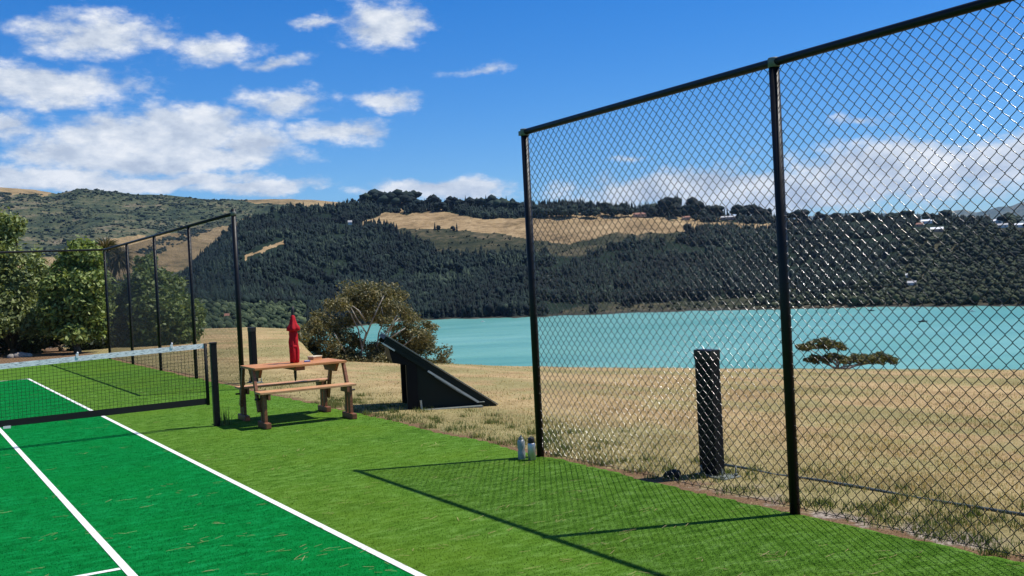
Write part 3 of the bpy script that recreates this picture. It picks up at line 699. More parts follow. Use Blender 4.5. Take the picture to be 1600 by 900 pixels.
for path in (((560, 585, 0), (566, 545, -.2), (560, 515, -.3), (548, 490, -.5), (538, 478, -.5)), ((562, 560, 0), (572, 520, -.4), (556, 495, -.8), (545, 475, -.9)), ((566, 540, 0), (580, 505, -.6), (592, 478, -.9), (600, 462, -.6)),
             ((585, 590, 0), (588, 550, .2), (592, 520, -.1), (600, 500, -.6), (596, 480, -.8)), ((590, 540, 0), (604, 520, -.9), (614, 502, -1.0), (622, 490, -.7)), ((596, 590, .3), (603, 545, -.9), (607, 520, -1.1), (616, 505, -1.3), (622, 498, -1.2)),
             ((606, 530, -1.1), (622, 520, -1.2), (634, 512, -1.2)), ((600, 570, .2), (630, 540, -.7), (650, 525, -.9)), ((570, 500, -.4), (560, 485, -.9), (551, 478, -1.0)), ((545, 560, 0), (530, 535, -.9), (522, 520, -1.0))):
    pts = [rel(q[0], q[1], q[2]+.25) for q in path]; mb.tube(pts, [.052*(1-.7*i/(len(pts)-1)) for i in range(len(pts))], 6)
mb.build('limb', 'gum_bark', root)

tree('low_pine_tree', 'low spreading olive tree with flat layered crown seen through the fence', (1310, 600), 36,
     [(1258, 542, 22, 8, 0), (1285, 537, 26, 9, .3), (1308, 541, 18, 10, -.2), (1274, 562, 20, 9, .2), (1305, 562, 28, 10, 0), (1340, 560, 30, 9, .3), (1368, 560, 26, 9, 0), (1388, 563, 18, 9, .2)], 15000, .045, 'leaf_olive', 'gum_bark', trunk_r=.07, spread=(.4, 1.0), kink=.2, tight=.72)

# ------------------------------------------------------------------ fences
H = 3.12
def chain_link(width, height, half, r, sides, rounded, name):
    nw = int(round(width/half)); hx = width/nw; nr = int(round(height/half)); hz = height/nr
    zs = []; sel = []
    for j in range(nr+1):
        if rounded: zs += [j*hz-.0085, j*hz-.003, j*hz+.003, j*hz+.0085]; sel += [j]*4
        else: zs.append(j*hz); sel.append(j)
    zs = np.array(zs); sel = np.array(sel); m_ = len(zs); back = np.tile([.0050, 0, 0, .0050], nr+1) if rounded else 0.0
    Vs = []; Fs = []; o = 0
    i, j = np.meshgrid(np.arange(m_-1), np.arange(sides), indexing='ij')
    quad = np.stack([i*sides+j, i*sides+(j+1) % sides, (i+1)*sides+(j+1) % sides, (i+1)*sides+j], -1).reshape(-1, 4)
    ang = np.arange(sides)*2*math.pi/sides+.4
    for k in range(nw):
        side = (sel+k) % 2
        y = (k+side)*hx+np.where(side == 1, -.0012-back*hx/hz, .0012+back*hx/hz)
        x = np.where(side == 1, .0022, -.0022)
        if rounded: x = x*np.where(np.arange(m_) % 4 < 2, 1, -1)
        y = y+.0012*fbm(np.full(m_, k*.21), zs*3.0, 2, 71); x = x+.002*fbm(np.full(m_, k*.05), zs*1.2, 2, 73)
        dy = np.gradient(y); dz = np.gradient(zs); L = np.hypot(dy, dz); ny, nz = dz/L, -dy/L   # in-plane normal
        V = np.stack([x[:, None]+r*np.cos(ang), y[:, None]+ny[:, None]*r*np.sin(ang), zs[:, None]+nz[:, None]*r*np.sin(ang)], -1)
        Vs.append(V.reshape(-1, 3)); Fs.append(quad+o); o += m_*sides
    me_o = mesh_np(name, np.concatenate(Vs), np.concatenate(Fs), 'black_pvc', None, True)
    return me_o.data, me_o
def post_mb(h, r=.036, extra=0.0):
    mb = MB(); mb.tube([(0, 0, -.15), (0, 0, h+extra)], r, 14); return mb
def cap_mb(r=.043):
    mb = MB(); mb.lathe([(r, 0), (r, .06), (r*.92, .066), (r*.6, .068)], (0, 0, 0), 14)
    mb.box((-.012, r*.8, .012), (.012, r+.05, .055)); return mb
near_data, near_first = chain_link(3.195-.03, 3.04, .0425, .0025, 7, True, 'chain_link_mesh')
far_data, far_first = chain_link(3.16-.03, 3.00, .0425, .0023, 3, False, 'chain_link_mesh')
for o in (near_first, far_first): bpy.data.objects.remove(o)
def fence(label, ys, mesh_data, rot=0.0, origin=(F, 0), end_caps=(), post_r=.036, tall_end=None):
    root = empty('chain_link_fence', (origin[0], origin[1], 0), rot); tag(root, label, 'fence', None)
    pm = cm = None
    for i, y in enumerate(ys):
        big = tall_end == i
        p_ = post_mb(H, .044 if big else post_r, .06 if big else -.03).build('post', 'black_post', root, (0, y, 0))
        if i in end_caps or not end_caps:
            cap_mb(.05 if big else post_r+.005).build('clamp', 'galvanised', p_, (0, 0, H-.055))
    mb = MB(); mb.tube([(0, min(ys), H-.02), (0, max(ys), H-.02)], .029, 12); mb.build('top_rail', 'black_post', root)
    mb = MB(); mb.tube([(.004, min(ys), .045), (.004, max(ys), .045)], .0025, 5); mb.build('bottom_wire', 'black_pvc', root)
    mb = MB(); mb.tube([(.004, min(ys), 1.55), (.004, max(ys), 1.55)], .0022, 5); mb.build('mid_wire', 'black_pvc', root)
    for a in sorted(ys)[:-1]: link('chain_link_mesh', mesh_data, None, root, (.0, a+.015, .04))
    return root
fence('near black chain link fence panels with drink bottles at the end post', [8.125-3.195*i for i in range(4)], near_data)
fence('far black chain link side fence behind the picnic table', [17.73+3.16*i for i in range(5)], far_data, tall_end=0, end_caps=(0, 4))
# back fence: runs away from the corner, local +Y along world -X
bf = fence('black chain link back fence in front of the leafy trees', [3.16*i for i in range(6)], far_data, rot=R(90), origin=(F-.002, 30.372), end_caps=(5,))

# ------------------------------------------------------------------ the net
def tennis_net():
    root = empty('tennis_net', (P-6.4, N, 0)); tag(root, 'black tennis net with mottled white top band strung across the court', 'net')
    x1, x0 = 6.4-.10, -6.4+.10                   # local ends
    top = lambda x: 1.055-.13*(1-(x/6.3)**2)**1.3
    top = lambda x: 1.075-.16*(1-abs(x)/6.3)
    bot = lambda x: .33-.03*(1-abs(x)/6.3)
    xs = np.linspace(x0, x1, 60)
    mb = MB()                                    # top band, folded over the cable
    for a, b in zip(xs[:-1], xs[1:]):
        for sy in (-.006, .006):
            mb.add([(a, sy, top(a)-.062), (b, sy, top(b)-.062), (b, sy, top(b)), (a, sy, top(a))], [(0, 1, 2, 3)])
        mb.add([(a, -.006, top(a)), (b, -.006, top(b)), (b, .006, top(b)), (a, .006, top(a))], [(0, 1, 2, 3)])
    mb.build('top_band', 'net_band', root)
    mb = MB(); mb.tube([(x, 0, top(x)-.004) for x in (-6.4, *xs, 6.4)], .004, 5); mb.build('cable', 'black_pole', root)
    mb = MB()
    for a, b in zip(xs[:-1], xs[1:]):
        for sy in (-.008, .008):
            mb.add([(a, sy, bot(a)-.038), (b, sy, bot(b)-.038), (b, sy, bot(b)+.038), (a, sy, bot(a)+.038)], [(0, 1, 2, 3)])
        mb.add([(a, -.008, bot(a)-.038), (b, -.008, bot(b)-.038), (b, .008, bot(b)-.038), (a, .008, bot(a)-.038)], [(0, 1, 2, 3)])
    mb.build('bottom_band', 'net_black', root)
    mb = MB(); nx = int((x1-x0)/.044)
    for i in range(nx+1):
        x = x0+(x1-x0)*i/nx; mb.tube([(x, 0, bot(x)), (x+.003*math.sin(i*1.7), .004*math.sin(i), (bot(x)+top(x))/2), (x, 0, top(x)-.05)], .0022, 4, False)
    for k in range(1, 17):
        f = k/17; mb.tube([(x, .004*math.sin(x*9+k), bot(x)*(1-f)+(top(x)-.05)*f) for x in xs], .0022, 4, False)
    mb.build('net_mesh', 'net_black', root)
    for sx in (-1, 1):
        e = x1 if sx > 0 else x0
        mb = MB(); mb.tube([(e, 0, bot(e)-.05), (e, 0, top(e))], .022, 10); mb.build('side_rod', 'net_black', root)
        mb = MB(); mb.box((-.038, -.038, 0), (.038, .038, 1.07)); po = mb.build('post', 'black_post', root, (6.4*sx, 0, 0), .006)
        mb = MB(); mb.box((-.043, -.043, 1.062), (.043, .043, 1.082)); mb.build('post_cap', 'black_pole', po, None, .004)
        for zl in (.5, .9): mb = MB(); mb.tube([(e, 0, zl), (6.4*sx, 0, zl+.02)], .004, 5); mb.build('lacing', 'black_pole', root)
    for x in (1.89-P+6.4, 3.0-P+6.4):
        mb = MB(); mb.box((x-.014, -.012, top(x)-.02), (x+.014, .012, top(x)+.028)); mb.lathe([(.010, 0), (.012, .015), (.006, .026)], (x+.006, 0, top(x)+.026), 8); mb.build('clip', 'white_paint', root)
    x = 1.10-P+6.4
    mb = MB(); mb.box((x-.05, -.014, bot(x)-.06), (x+.03, -.009, bot(x)-.03)); mb.build('label_tag', 'white_paint', root)
tennis_net()

# ------------------------------------------------------------------ picnic table that folds into two benches
def picnic_table():
    cx, cy = 4.49, 12.90; root = empty('picnic_table', (cx, cy, 0), R(-2.2)); tag(root, 'reddish wooden picnic table with two attached benches beside the net post', 'table')
    L = .61
    for k in range(4):
        y = -.36+.18*k
        MB().box((-L, y+.003, .712), (L, y+.177, .742)).build('tabletop_plank', 'wood_red', root, None, .004)
    for sx in (-1, 1):
        x = sx*(L-.10)
        MB().add([(x-.018, -.30, .711), (x-.018, .30, .711), (x-.018, .20, .60), (x-.018, -.20, .60), (x+.018, -.30, .711), (x+.018, .30, .711), (x+.018, .20, .60), (x+.018, -.20, .60)],
                 [(0, 1, 2, 3), (7, 6, 5, 4), (0, 4, 5, 1), (1, 5, 6, 2), (2, 6, 7, 3), (3, 7, 4, 0)]).build('table_brace', 'wood_leg', root, None, .003)
    for sy in (-1, 1):
        y0 = sy*.50
        for k in (0, 1):
            yy = y0-.13+.13*k
            MB().box((-L-.02, yy+.002, .425), (L+.02, yy+.128, .452)).build('bench_plank', 'wood_seat', root, None, .004)
        for sx in (-1, 1):
            x = sx*(L-.05)
            lg = MB().beam((x, y0-.055, .05), (x, y0-.055, .424), .04, .075, (0, 1, 0)).build('leg', 'wood_leg', root, None, .003)
            MB().beam((x, y0+.055, .05), (x, y0+.055, .424), .04, .075, (0, 1, 0)).build('leg', 'wood_leg', root, None, .003)
            MB().box((x-.036, y0-.19, 0), (x+.036, y0+.19, .075)).build('foot', 'wood_leg', root, None, .012)
            MB().box((x-sx*.045-.016, y0-.125, .35), (x-sx*.045+.016, y0+.125, .424)).build('seat_brace', 'wood_leg', root, None, .003)
            MB().beam((x+sx*.042, sy*.24, .712), (x+sx*.042, sy*.44, .20), .036, .07, (0, 1, 0)).build('strut', 'wood_leg', root, None, .003)
            mb = MB(); mb.tube([(x+sx*.03, y0-.03*sy, .36), (x+sx*.10, y0-.03*sy, .36)], .012, 8); mb.build('bolt', 'black_pole', root)
    mb = MB(); mb.box((-.06, -.30, .66), (.06, .30, .711)); mb.build('stretcher', 'wood_leg', root, None, .004)
picnic_table()

def umbrella():
    c = (4.51, 12.90, 0); root = empty('closed_parasol', (c[0], c[1], .50)); tag(root, 'closed red parasol standing upright through the picnic table', 'parasol')
    mb = MB(); mb.tube([(0, 0, 0), (0, 0, .05), (.002, 0, .25), (.006, 0, .93), (.012, 0, .99)], [.006, .018, .02, .02, .010], 10); mb.build('pole', 'black_pole', root)
    fold = lambda a, z: 1+.17*math.sin(a*6+z*5+math.sin(z*11))+.09*math.sin(a*11-z*13)+.04*math.sin(a*3+z*20)
    mb = MB(); mb.lathe([(.052, .245), (.058, .30), (.060, .40), (.055, .52), (.048, .62), (.042, .68), (.034, .74)], (0, 0, 0), 44, fold)
    cl = mb.build('canopy', 'red_cloth', root)
    mb = MB(); mb.lathe([(.070, .665), (.084, .675), (.080, .71), (.055, .755), (.040, .80), (.028, .855), (.018, .875)], (.004, 0, 0), 36, lambda a, z: 1+.16*math.sin(a*6+1)*(1 if z < .72 else .4)); mb.build('top_flap', 'red_cloth', root)
    mb = MB(); mb.lathe([(.057, .44), (.061, .455), (.058, .475)], (0, 0, 0), 20); mb.build('tie_strap', 'red_cloth', cl)
    mb = MB(); mb.tube([(.008, 0, .86), (.010, 0, .90)], .016, 8); mb.build('finial', 'black_pole', root)
umbrella()
b = ground(492, 561, .745)
bx = empty('small_wooden_box', (b[0], b[1], .7415), R(20)); tag(bx, 'small cream wooden box lying on the table beside the parasol', 'box')
MB().box((-.075, -.06, 0), (.075, .06, .032)).build('tray', 'wood_seat', bx, None, .003); MB().box((-.08, -.065, .0325), (.08, .065, .048)).build('lid', 'cream_card', bx, None, .003)
b = ground(480, 565, .745)
bx = empty('small_packet', (b[0], b[1], .7415), R(-15)); tag(bx, 'tiny blue and white packet on the table beside the wooden box', 'packet')
MB().box((-.04, -.025, 0), (.04, .025, .018)).build('pack', 'blue_card', bx, None, .002); MB().box((-.03, -.02, .0182), (.025, .02, .022)).build('flap', 'white_paint', bx)

# ------------------------------------------------------------------ tilted panel on a post and wedge box
def tilted_panel():
    root = empty('tilted_panel', (6.16, 12.51, -.03), -math.atan2(.475, .88)+R(8)); tag(root, 'tilted dark green panel on a post and wedge shaped box in dry grass', 'panel')
    W = 1.0                                     # local x along the slope, local y away from the court
    sl = (1.04-.0)/(-.45-1.03); z_at = lambda x: 1.05+sl*(x+.45)
    nrm = Vector((-sl, 0, 1)).normalized()
    def slab(x0, x1, y0, y1, lo, hi):
        vs = []
        for h in (lo, hi):
            for (x, y) in ((x0, y0), (x1, y0), (x1, y1), (x0, y1)): vs.append(Vector((x, y, z_at(x)))+nrm*h)
        return MB().add(vs, [(3, 2, 1, 0), (4, 5, 6, 7), (0, 1, 5, 4), (1, 2, 6, 5), (2, 3, 7, 6), (3, 0, 4, 7)])
    slab(-.45, 1.04, 0, W, -.062, -.008).build('board', 'dark_green', root, None, .004)
    slab(-.46, 1.05, -.012, W+.012, -.006, .010).build('top_sheet', 'galvanised', root, None, .003)
    slab(-.44, -.28, -.03, -.004, -.125, -.105).build('edge_strip', 'alloy', root)
    slab(.16, .84, -.03, -.004, -.125, -.098).build('edge_rail', 'alloy', root)
    slab(-.43, 1.0, -.004, .04, -.12, -.064).build('side_batten', 'dark_green', root, None, .003)
    slab(-.43, 1.0, W-.04, W+.004, -.12, -.064).build('side_batten', 'dark_green', root, None, .003)
    mb = MB(); y0, y1 = .02, W-.02
    pr = [(-.42, .86), (-.38, .68), (-.17, .62), (-.05, .62), (.06, .56), (-.10, .66)]
    pr = [(-.43, z_at(-.43)-.14), (-.38, .67), (-.18, .62), (-.02, .62), (.05, z_at(.05)-.12)]
    n = len(pr); mb.add([(x, y0, z) for x, z in pr]+[(x, y1, z) for x, z in pr], [tuple(range(n)), tuple(range(2*n-1, n-1, -1))]+[(i+n, (i+1) % n+n, (i+1) % n, i) for i in range(n)])
    mb.build('gusset', 'black_box', root)
    pr = [(-.06, .0), (.80, .0), (.80, z_at(.80)-.115), (-.06, z_at(-.06)-.115)]
    mb = MB(); n = 4; y0 = .05
    mb.add([(x, y0, z) for x, z in pr]+[(x, y1-.05, z) for x, z in pr], [tuple(range(n)), tuple(range(2*n-1, n-1, -1))]+[(i+n, (i+1) % n+n, (i+1) % n, i) for i in range(n)])
    mb.build('wedge_box', 'dark_green', root)
    for y in (.03, W-.13):
        MB().box((-.20, y, -.2), (-.05, y+.10, .63)).build('post', 'black_box', root, None, .008)
    mb = MB(); mb.tube([(.18, -.02, z_at(.18)-.16), (.5, -.024, z_at(.5)-.165), (.76, -.02, z_at(.76)-.15), (.83, -.02, z_at(.83)-.10), (.86, -.02, .05)], .008, 6); mb.build('cable', 'galvanised', root)
    mb = MB(); mb.beam((-.01, .02, -.02), (-.02, .03, .13), .03, .012); mb.build('peg', 'cream_card', root)
    MB().box((-.02, -.12, -.06), (.82, .02, .012)).build('base_slab', 'galvanised', root, None, .01)
tilted_panel()

# ------------------------------------------------------------------ black pillars
def pillar(loc, label, rz=0.0, w=.10, d=.05, h=1.045):
    root = empty('black_pillar', loc, rz); tag(root, label, 'pillar', None)
    MB().box((-d, -w, .012), (d, w, h)).build('column', 'black_box', root, None, .008)
    MB().box((-d-.004, -w-.004, h-.075), (d+.004, w+.004, h+.008)).build('cap', 'black_pole', root, None, .006)
    MB().box((-d-.05, -w-.14, -.02), (d+.05, w+.02, .014)).build('base_plate', 'galvanised', root, None, .004)
    for (x, y) in ((-d-.025, -w-.10), (d+.025, -w-.10), (-d-.025, w-.05), (d+.025, w-.05)):
        mb = MB(); mb.tube([(x, y, 0), (x, y, .09)], .008, 6); mb.lathe([(.016, .016), (.016, .032)], (x, y, 0), 6); mb.build('bolt', 'galvanised', root)
pillar((5.78, 6.35, -.014), 'black square pillar on bolted metal plate behind the near fence')
pillar((5.83, 19.0, -.02), 'black square pillar beside the tall end post of the far fence')
b = ground(1052, 744); mb = MB()
mb.lathe([(.05, -.02), (.075, .02), (.06, .05), (.02, .065)], (0, 0, 0), 9, lambda a, z: 1+.25*math.sin(a*2+1)+.15*math.sin(a*3))
tag(mb.build('dark_stone', 'dark_rock', None, (b[0], b[1], -.01)), 'dark stone in the grass beside the pillar base', 'stone')

# ------------------------------------------------------------------ drink bottles
bo = empty('steel_bottle', (5.06, 8.02, 0)); tag(bo, 'silver steel drink bottle with black lid at the fence post foot', 'bottle')
mb = MB(); mb.lathe([(.034, 0), (.037, .004), (.037, .145), (.033, .158), (.026, .164)], (0, 0, 0), 24); mb.build('body', 'steel', bo)
mb = MB(); mb.lathe([(.030, .158), (.031, .162), (.031, .205), (.028, .210)], (0, 0, 0), 20); ld = mb.build('lid', 'black_pole', bo)
mb = MB(); mb.tube([(-.016, 0, .208), (-.012, 0, .222), (.012, 0, .222), (.016, 0, .208)], .004, 6); mb.build('carry_loop', 'galvanised', ld)
bo = empty('plastic_bottle', (5.015, 8.13, 0)); tag(bo, 'grey plastic drink bottle standing behind the steel bottle', 'bottle')
mb = MB(); mb.lathe([(.033, 0), (.036, .004), (.036, .07), (.031, .09), (.036, .11), (.036, .165), (.030, .182), (.020, .19)], (0, 0, 0), 24); mb.build('body', 'grey_plastic', bo)
mb = MB(); mb.lathe([(.024, .186), (.025, .19), (.024, .204), (.010, .21), (.009, .224)], (0, 0, 0), 18); mb.build('lid', 'galvanised', bo)

# ------------------------------------------------------------------ pipe, stones
pts = []
for (x, y) in ((6.12, 6.65), (6.15, 6.3), (6.14, 6.0), (6.18, 5.6), (6.2, 5.2), (6.24, 4.7), (6.23, 4.3), (6.28, 3.9), (6.30, 3.3), (6.33, 2.5), (6.40, 1.5)):
    pts.append((x, y, float(field_z(np.array([x]), np.array([y]))[0])+.004+.008*math.sin(y*5)))
mb = MB(); mb.tube(pts, .012, 8); tag(mb.build('irrigation_pipe', 'poly_pipe'), 'dark plastic pipe lying in the grass along the near fence', 'pipe')
for i, (u, v, s_) in enumerate(((18, 547, .16), (30, 548, .20), (43, 549, .14), (24, 551, .11))):
    b = at(u, v, 36.0); gz = float(field_z(b[0:1], b[1:2])[0]); mb = MB()
    mb.lathe([(s_*.8, -.05), (s_, .03), (s_*.75, s_*.6), (s_*.3, s_*.8)], (0, 0, 0), 9, lambda a, z: 1+.2*math.sin(a*2+i)+.12*math.sin(a*3+i*2))
    tag(mb.build('pale_stone', 'rock', None, (b[0], b[1], gz)), 'pale rounded stone in the dark hedge bottom behind the back fence', 'stone', 'pale stones behind the back fence')

# ------------------------------------------------------------------ grass, pile and litter
def blades(name, x, y, z, h, w_, mat, label, cat, lean=.35):
    n = len(x); a = rng.uniform(0, 6.283, n); dx, dy = np.cos(a), np.sin(a); la = rng.uniform(0, 6.283, n); ll = np.abs(rng.normal(0, lean, n))*h
    V = np.stack([np.stack([x-dx*w_/2, y-dy*w_/2, z], -1), np.stack([x+dx*w_/2, y+dy*w_/2, z], -1), np.stack([x+np.cos(la)*ll, y+np.sin(la)*ll, z+h], -1)], 1).reshape(-1, 3)
    return tag(mesh_np(name, V, np.arange(3*n).reshape(-1, 3), mat), label, cat, kind='stuff')
def polar(n, az0, az1, d0, d1, p=1.0):
    a = np.radians(rng.uniform(az0, az1, n)); d = d0*(d1/d0)**(rng.uniform(0, 1, n)**p); return d*np.sin(a), d*np.cos(a), d
x1, y1, d1 = polar(420000, 12.5, 63, 5.6, 36); x2, y2, d2 = polar(60000, 12, 21.5, 18, 95)
x, y, d = np.concatenate([x1, x2]), np.concatenate([y1, y2]), np.concatenate([d1, d2])
cl_ = fbm(x*.9, y*.9, 4, 41)+.5*fbm(x*7, y*7, 2, 43)
off = x-F
keep = (off > .06+.25*rng.uniform(size=len(x))) & (rng.uniform(size=len(x)) < np.clip(.60+cl_*.45, .12, 1)*np.clip(1.15-d/22, .12, 1)) & ~((off < .9) & (y < 6.5) & (fbm(x*2, y*2, 3, 9) > .05)) & ~((np.abs(x-6.5) < .9) & (np.abs(y-12.3) < .3) & (rng.uniform(size=len(x)) < .3))
x, y, d, off, cl_ = x[keep], y[keep], d[keep], off[keep], cl_[keep]
z = field_z(x, y); h = rng.uniform(.012, .042, len(x))*(1+.5*np.clip(cl_, -.5, 1)); w_ = .0035+.00042*d
big = fbm(x*.22, y*.22, 3, 15)
green = rng.uniform(size=len(x)) < np.clip(.62*np.exp(-np.maximum(off-.3, 0)/1.3)+.08+.60*np.clip(big*2.4, 0, 1), 0, .85)
blades('dry_grass', x[~green], y[~green], z[~green]-.004, h[~green], w_[~green], 'straw', 'short dry straw coloured grass covering the paddock', 'grass', .5)
blades('green_grass', x[green], y[green], z[green]-.004, h[green]*.9, w_[green], 'weed', 'olive green grass and weeds among the dry grass', 'grass', .5)
tx, ty, th, tw = [], [], [], []
for k in range(260):                                      # taller weed tufts along the turf edge
    yy = rng.uniform(1.5, 15); xx = F+.12+abs(rng.normal(0, .6)); m_ = rng.integers(25, 90); s_ = rng.uniform(.03, .09)
    tx.append(xx+rng.normal(0, s_, m_)); ty.append(yy+rng.normal(0, s_, m_)); th.append(rng.uniform(.015, .075, m_)); tw.append(np.full(m_, .007))
m_ = 70; tx.append(P+.10+rng.normal(0, .035, m_)); ty.append(N-.02+rng.normal(0, .035, m_)); th.append(rng.uniform(.10, .30, m_)); tw.append(np.full(m_, .009))
tx, ty, th, tw = map(np.concatenate, (tx, ty, th, tw))
blades('weed_tuft', tx, ty, field_z(tx, ty), th, tw, 'weed', 'taller green weeds along the edge of the turf', 'weeds', .35)
x, y, d = polar(520000, 2, 64, 4.0, 24); lim = F+.02+.09*fbm(y*1.3, y*0+3, 4, 8)
onl = lambda x, y: (np.abs(x-S) < w-.002+.003*rng.normal(size=len(x))) | (np.abs(x-I) < w-.002+.003*rng.normal(size=len(x))) | ((np.abs(y-(N-6.4)) < w-.002) & (x < I))
ok = (x < lim) & ~onl(x, y); x, y, d = x[ok], y[ok], d[ok]
h = rng.uniform(.004, .011, len(x)); w_ = .0020+.00032*d
c_ = x < S
blades('court_pile', x[c_], y[c_], np.full(c_.sum(), .003), h[c_], w_[c_], 'pile_court', 'short emerald pile of the artificial court turf', 'turf', 1.1)
blades('turf_pile', x[~c_], y[~c_], np.full((~c_).sum(), -.001), h[~c_], w_[~c_], 'pile_light', 'short light green pile of the artificial turf', 'turf', 1.1)
# straws and needles blown on to the turf
V = []; Fc = []
for k in range(560):
    d_ = 5*(22/5)**rng.uniform(); a = R(rng.uniform(3, 60)); cx_, cy_ = d_*math.sin(a), d_*math.cos(a)
    if cx_ > F: continue
    th0 = rng.normal(-.35, .5)
    for j in range(rng.integers(1, 5)):
        th_ = th0+rng.normal(0, .35); L = rng.uniform(.012, .048); px_, py_ = cx_+rng.normal(0, .05), cy_+rng.normal(0, .035)
        dx, dy = math.cos(th_)*L, math.sin(th_)*L; nx_, ny_ = -math.sin(th_)*.0018, math.cos(th_)*.0018; zz = rng.uniform(.011, .016)
        o = len(V); V += [(px_-dx-nx_, py_-dy-ny_, zz-.006), (px_+dx-nx_, py_+dy-ny_, zz), (px_+dx+nx_, py_+dy+ny_, zz), (px_-dx+nx_, py_-dy+ny_, zz-.006)]; Fc.append((o, o+1, o+2, o+3))
tag(mesh_np('straw_litter', np.array(V), np.array(Fc), 'straw'), 'dry straws blown across the artificial turf', 'litter', kind='stuff')

# ------------------------------------------------------------------ houses, ridge trees, boats
def on_head(u, v):
    a = azel(u, v)[0]; tt = np.linspace(.02, 1.0, 400); x, y, z = head_z(np.full(400, a), tt)
    Q = topx(np.stack([x, y, z], -1)); i = int(np.argmin(np.abs(Q[:, 1]-v))); return np.array([x[i], y[i], z[i]])
def house(u, v, wpx, hpx, wall, roof, label, rz=0.0, dark=True):
    b = on_head(u, v); dist = math.hypot(b[0], b[1]); wd = wpx*dist/FPX; hh = hpx*dist/FPX
    root = empty('house', tuple(b-[0, 0, .8]), -math.atan2(b[0], b[1])+rz); tag(root, label, 'house', 'houses on the headland')
    d2 = wd*.35; e = hh*.62+.8
    MB().box((-wd/2, -d2, 0), (wd/2, d2, e)).build('wall', wall, root)
    ov = .5; MB().add([(-wd/2-ov, -d2-ov, e+.01), (wd/2+ov, -d2-ov, e+.01), (wd/2+ov, d2+ov, e+.01), (-wd/2-ov, d2+ov, e+.01), (-wd/2-ov, 0, e+hh*.5), (wd/2+ov, 0, e+hh*.5)],
                      [(0, 1, 5, 4), (2, 3, 4, 5), (1, 2, 5), (3, 0, 4), (3, 2, 1, 0)]).build('roof', roof, root)
    for k in (-.28, .22):
        MB().box((k*wd-wd*.07, -d2-.06, e*.35), (k*wd+wd*.07, -d2+.05, e*.78)).build('window', 'dark_glass', root)
for hs_ in HOUSES: house(*hs_)

def ridge_proto(kind):
    v, f = (lump_tree(rng, 14) if kind else cone_tree(rng, 5, 8)); root = empty('ridge_tree')
    mesh_np('crown', v*np.array([1, 1, .86])+np.array([0, 0, .14]), f, 'far_pine', root)
    mb = MB(); mb.tube([(0, 0, -.08), (0, 0, .35)], [.04, .025], 6); mb.build('trunk', 'bark', root); return root
protos = [ridge_proto(1), ridge_proto(1), ridge_proto(0), ridge_proto(1)]; used = [False]*4
spots = [(u, 334-8*math.sin((u-560)/280*3)+random.uniform(-4, 5), random.uniform(14, 24)) for u in range(648, 832, 8)]
spots += [(u, 337+random.uniform(-3, 4), random.uniform(13, 22)) for u in range(838, 1200, 9)]+[(1048, 336, 30), (1060, 337, 32), (1085, 337, 30), (1040, 337, 26)]
spots += [(u, 320+random.uniform(-4, 5), random.uniform(16, 26)) for u in range(572, 646, 6)]+[(u, 343+random.uniform(-2, 3), random.uniform(9, 17)) for u in range(1210, 1600, 14)]
spots = [q for q in spots if clear_of_houses(np.array([[q[0], q[1]]]))[0]]
for i, (u, v, hp) in enumerate(spots):
    b = on_head(u, v); dist = math.hypot(b[0], b[1]); hh = hp*dist/FPX; j = i % 4
    o = protos[j] if not used[j] else copy_tree(protos[j]); used[j] = True
    o.location = (b[0], b[1], b[2]-.5); o.scale = (hh*random.uniform(1.0, 1.6)*(.7 if j == 2 else 1),)*2+(hh,); o.rotation_euler.z = random.uniform(0, 6.28)
    side = 'on the wooded knoll at the forest top' if u < 647 else 'in the tree line above the golden field' if u < 1205 else 'on the ridge among the houses'
    look = 'narrow pointed' if j == 2 else 'round headed'; size = 'tall' if hp > 19 else 'low'
    tag(o, size+' '+look+' dark tree '+side+' across the bay', 'tree', size+' '+look+' dark trees '+side)

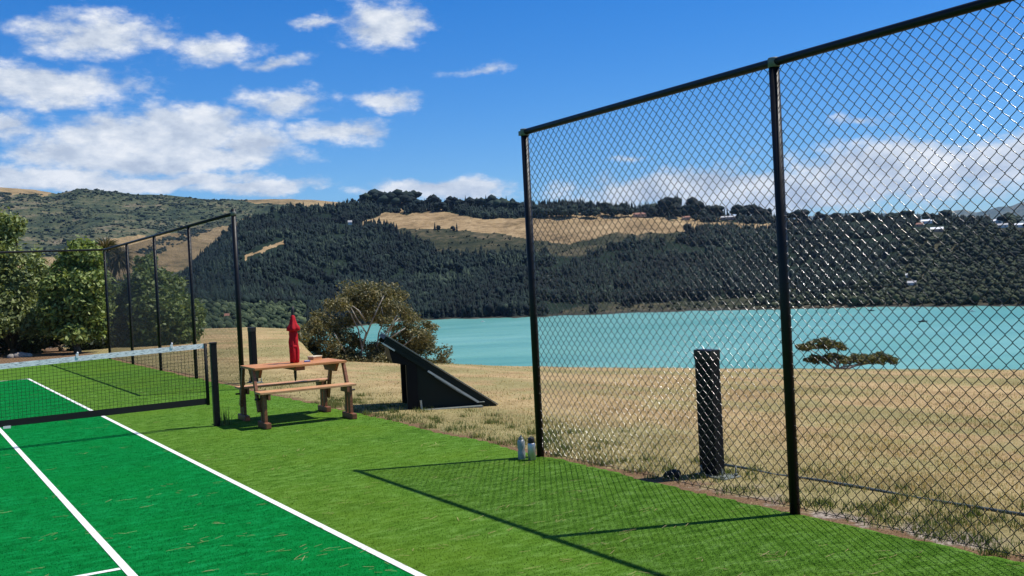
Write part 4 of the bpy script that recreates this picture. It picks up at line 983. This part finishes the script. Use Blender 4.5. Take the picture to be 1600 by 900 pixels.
def boat(u, v, L, label, mast=True, hull='white_paint', rz=0.0):
    b = ground(u, v, SEA); root = empty('boat', (b[0], b[1], SEA), rz); tag(root, label, 'boat', 'boats on the bay')
    W = L*.30; hgt = L*.13; prof = [(-.5, .36), (-.2, .5), (.2, .46), (.42, .2), (.52, 0.02)]
    V = []; n = len(prof)
    for z, s_ in ((-.15, .75), (hgt, 1.0)):
        for x, hw in prof: V.append((x*L*(1 if z > 0 else .94), hw*W*s_, z))
        for x, hw in reversed(prof): V.append((x*L*(1 if z > 0 else .94), -hw*W*s_, z))
    m_ = 2*n; MB().add(V, [tuple(range(m_-1, -1, -1)), tuple(range(m_, 2*m_))]+[(i, (i+1) % m_, (i+1) % m_+m_, i+m_) for i in range(m_)]).build('hull', hull, root)
    MB().box((-.2*L, -.28*W, hgt), (.16*L, .28*W, hgt+L*.11)).build('cabin', 'white_paint', root, None, .05)
    MB().box((-.1*L, -.285*W, hgt+L*.04), (.12*L, .285*W, hgt+L*.085)).build('window', 'dark_glass', root)
    if mast:
        mb = MB(); mb.tube([(0, 0, hgt+L*.1), (0, 0, L*1.1)], L*.008, 5); mb.build('mast', 'galvanised', root)
boat(754, 503, 5.0, 'small white boat off the point below the forest', False)
boat(1442, 503, 6.5, 'dark hulled boat with white cabin alone in open water', False, 'black_box', R(-40))
boat(1566, 479, 6, 'white boat moored below the right hand bush slope', True, 'white_paint', R(20))
boat(1577, 474, 10, 'long dark boat moored close to the bushy shore', False, 'dark_green', R(-55))
boat(1433, 482, 6, 'white boat moored off the lowest white house', True, 'white_paint', R(-50))
boat(1361, 486, 6, 'dark boat moored near the shore below the pines', False, 'black_box', R(-48))
boat(1519, 487, 5, 'small pale boat between the moored boats', False, 'white_paint', R(-50))

# ------------------------------------------------------------------ haze
def haze():
    m = bpy.data.materials.new('haze'); m.use_nodes = True; k = NT(m.node_tree); out = k.n('ShaderNodeOutputMaterial')
    v = k.n('ShaderNodeVolumePrincipled', ins={'Color': (.38, .64, 1.0, 1), 'Density': 1.5e-5, 'Anisotropy': .1}); k.t.links.new(v.outputs[0], out.inputs['Volume'])
    MATS['haze'] = m
    mb = MB(); mb.box((-12100, -8100, -70), (30100, 30100, 1700)); o = mb.build('haze', 'haze'); tag(o, 'thin blue haze over the bay and hills', 'haze', kind='stuff')
haze()
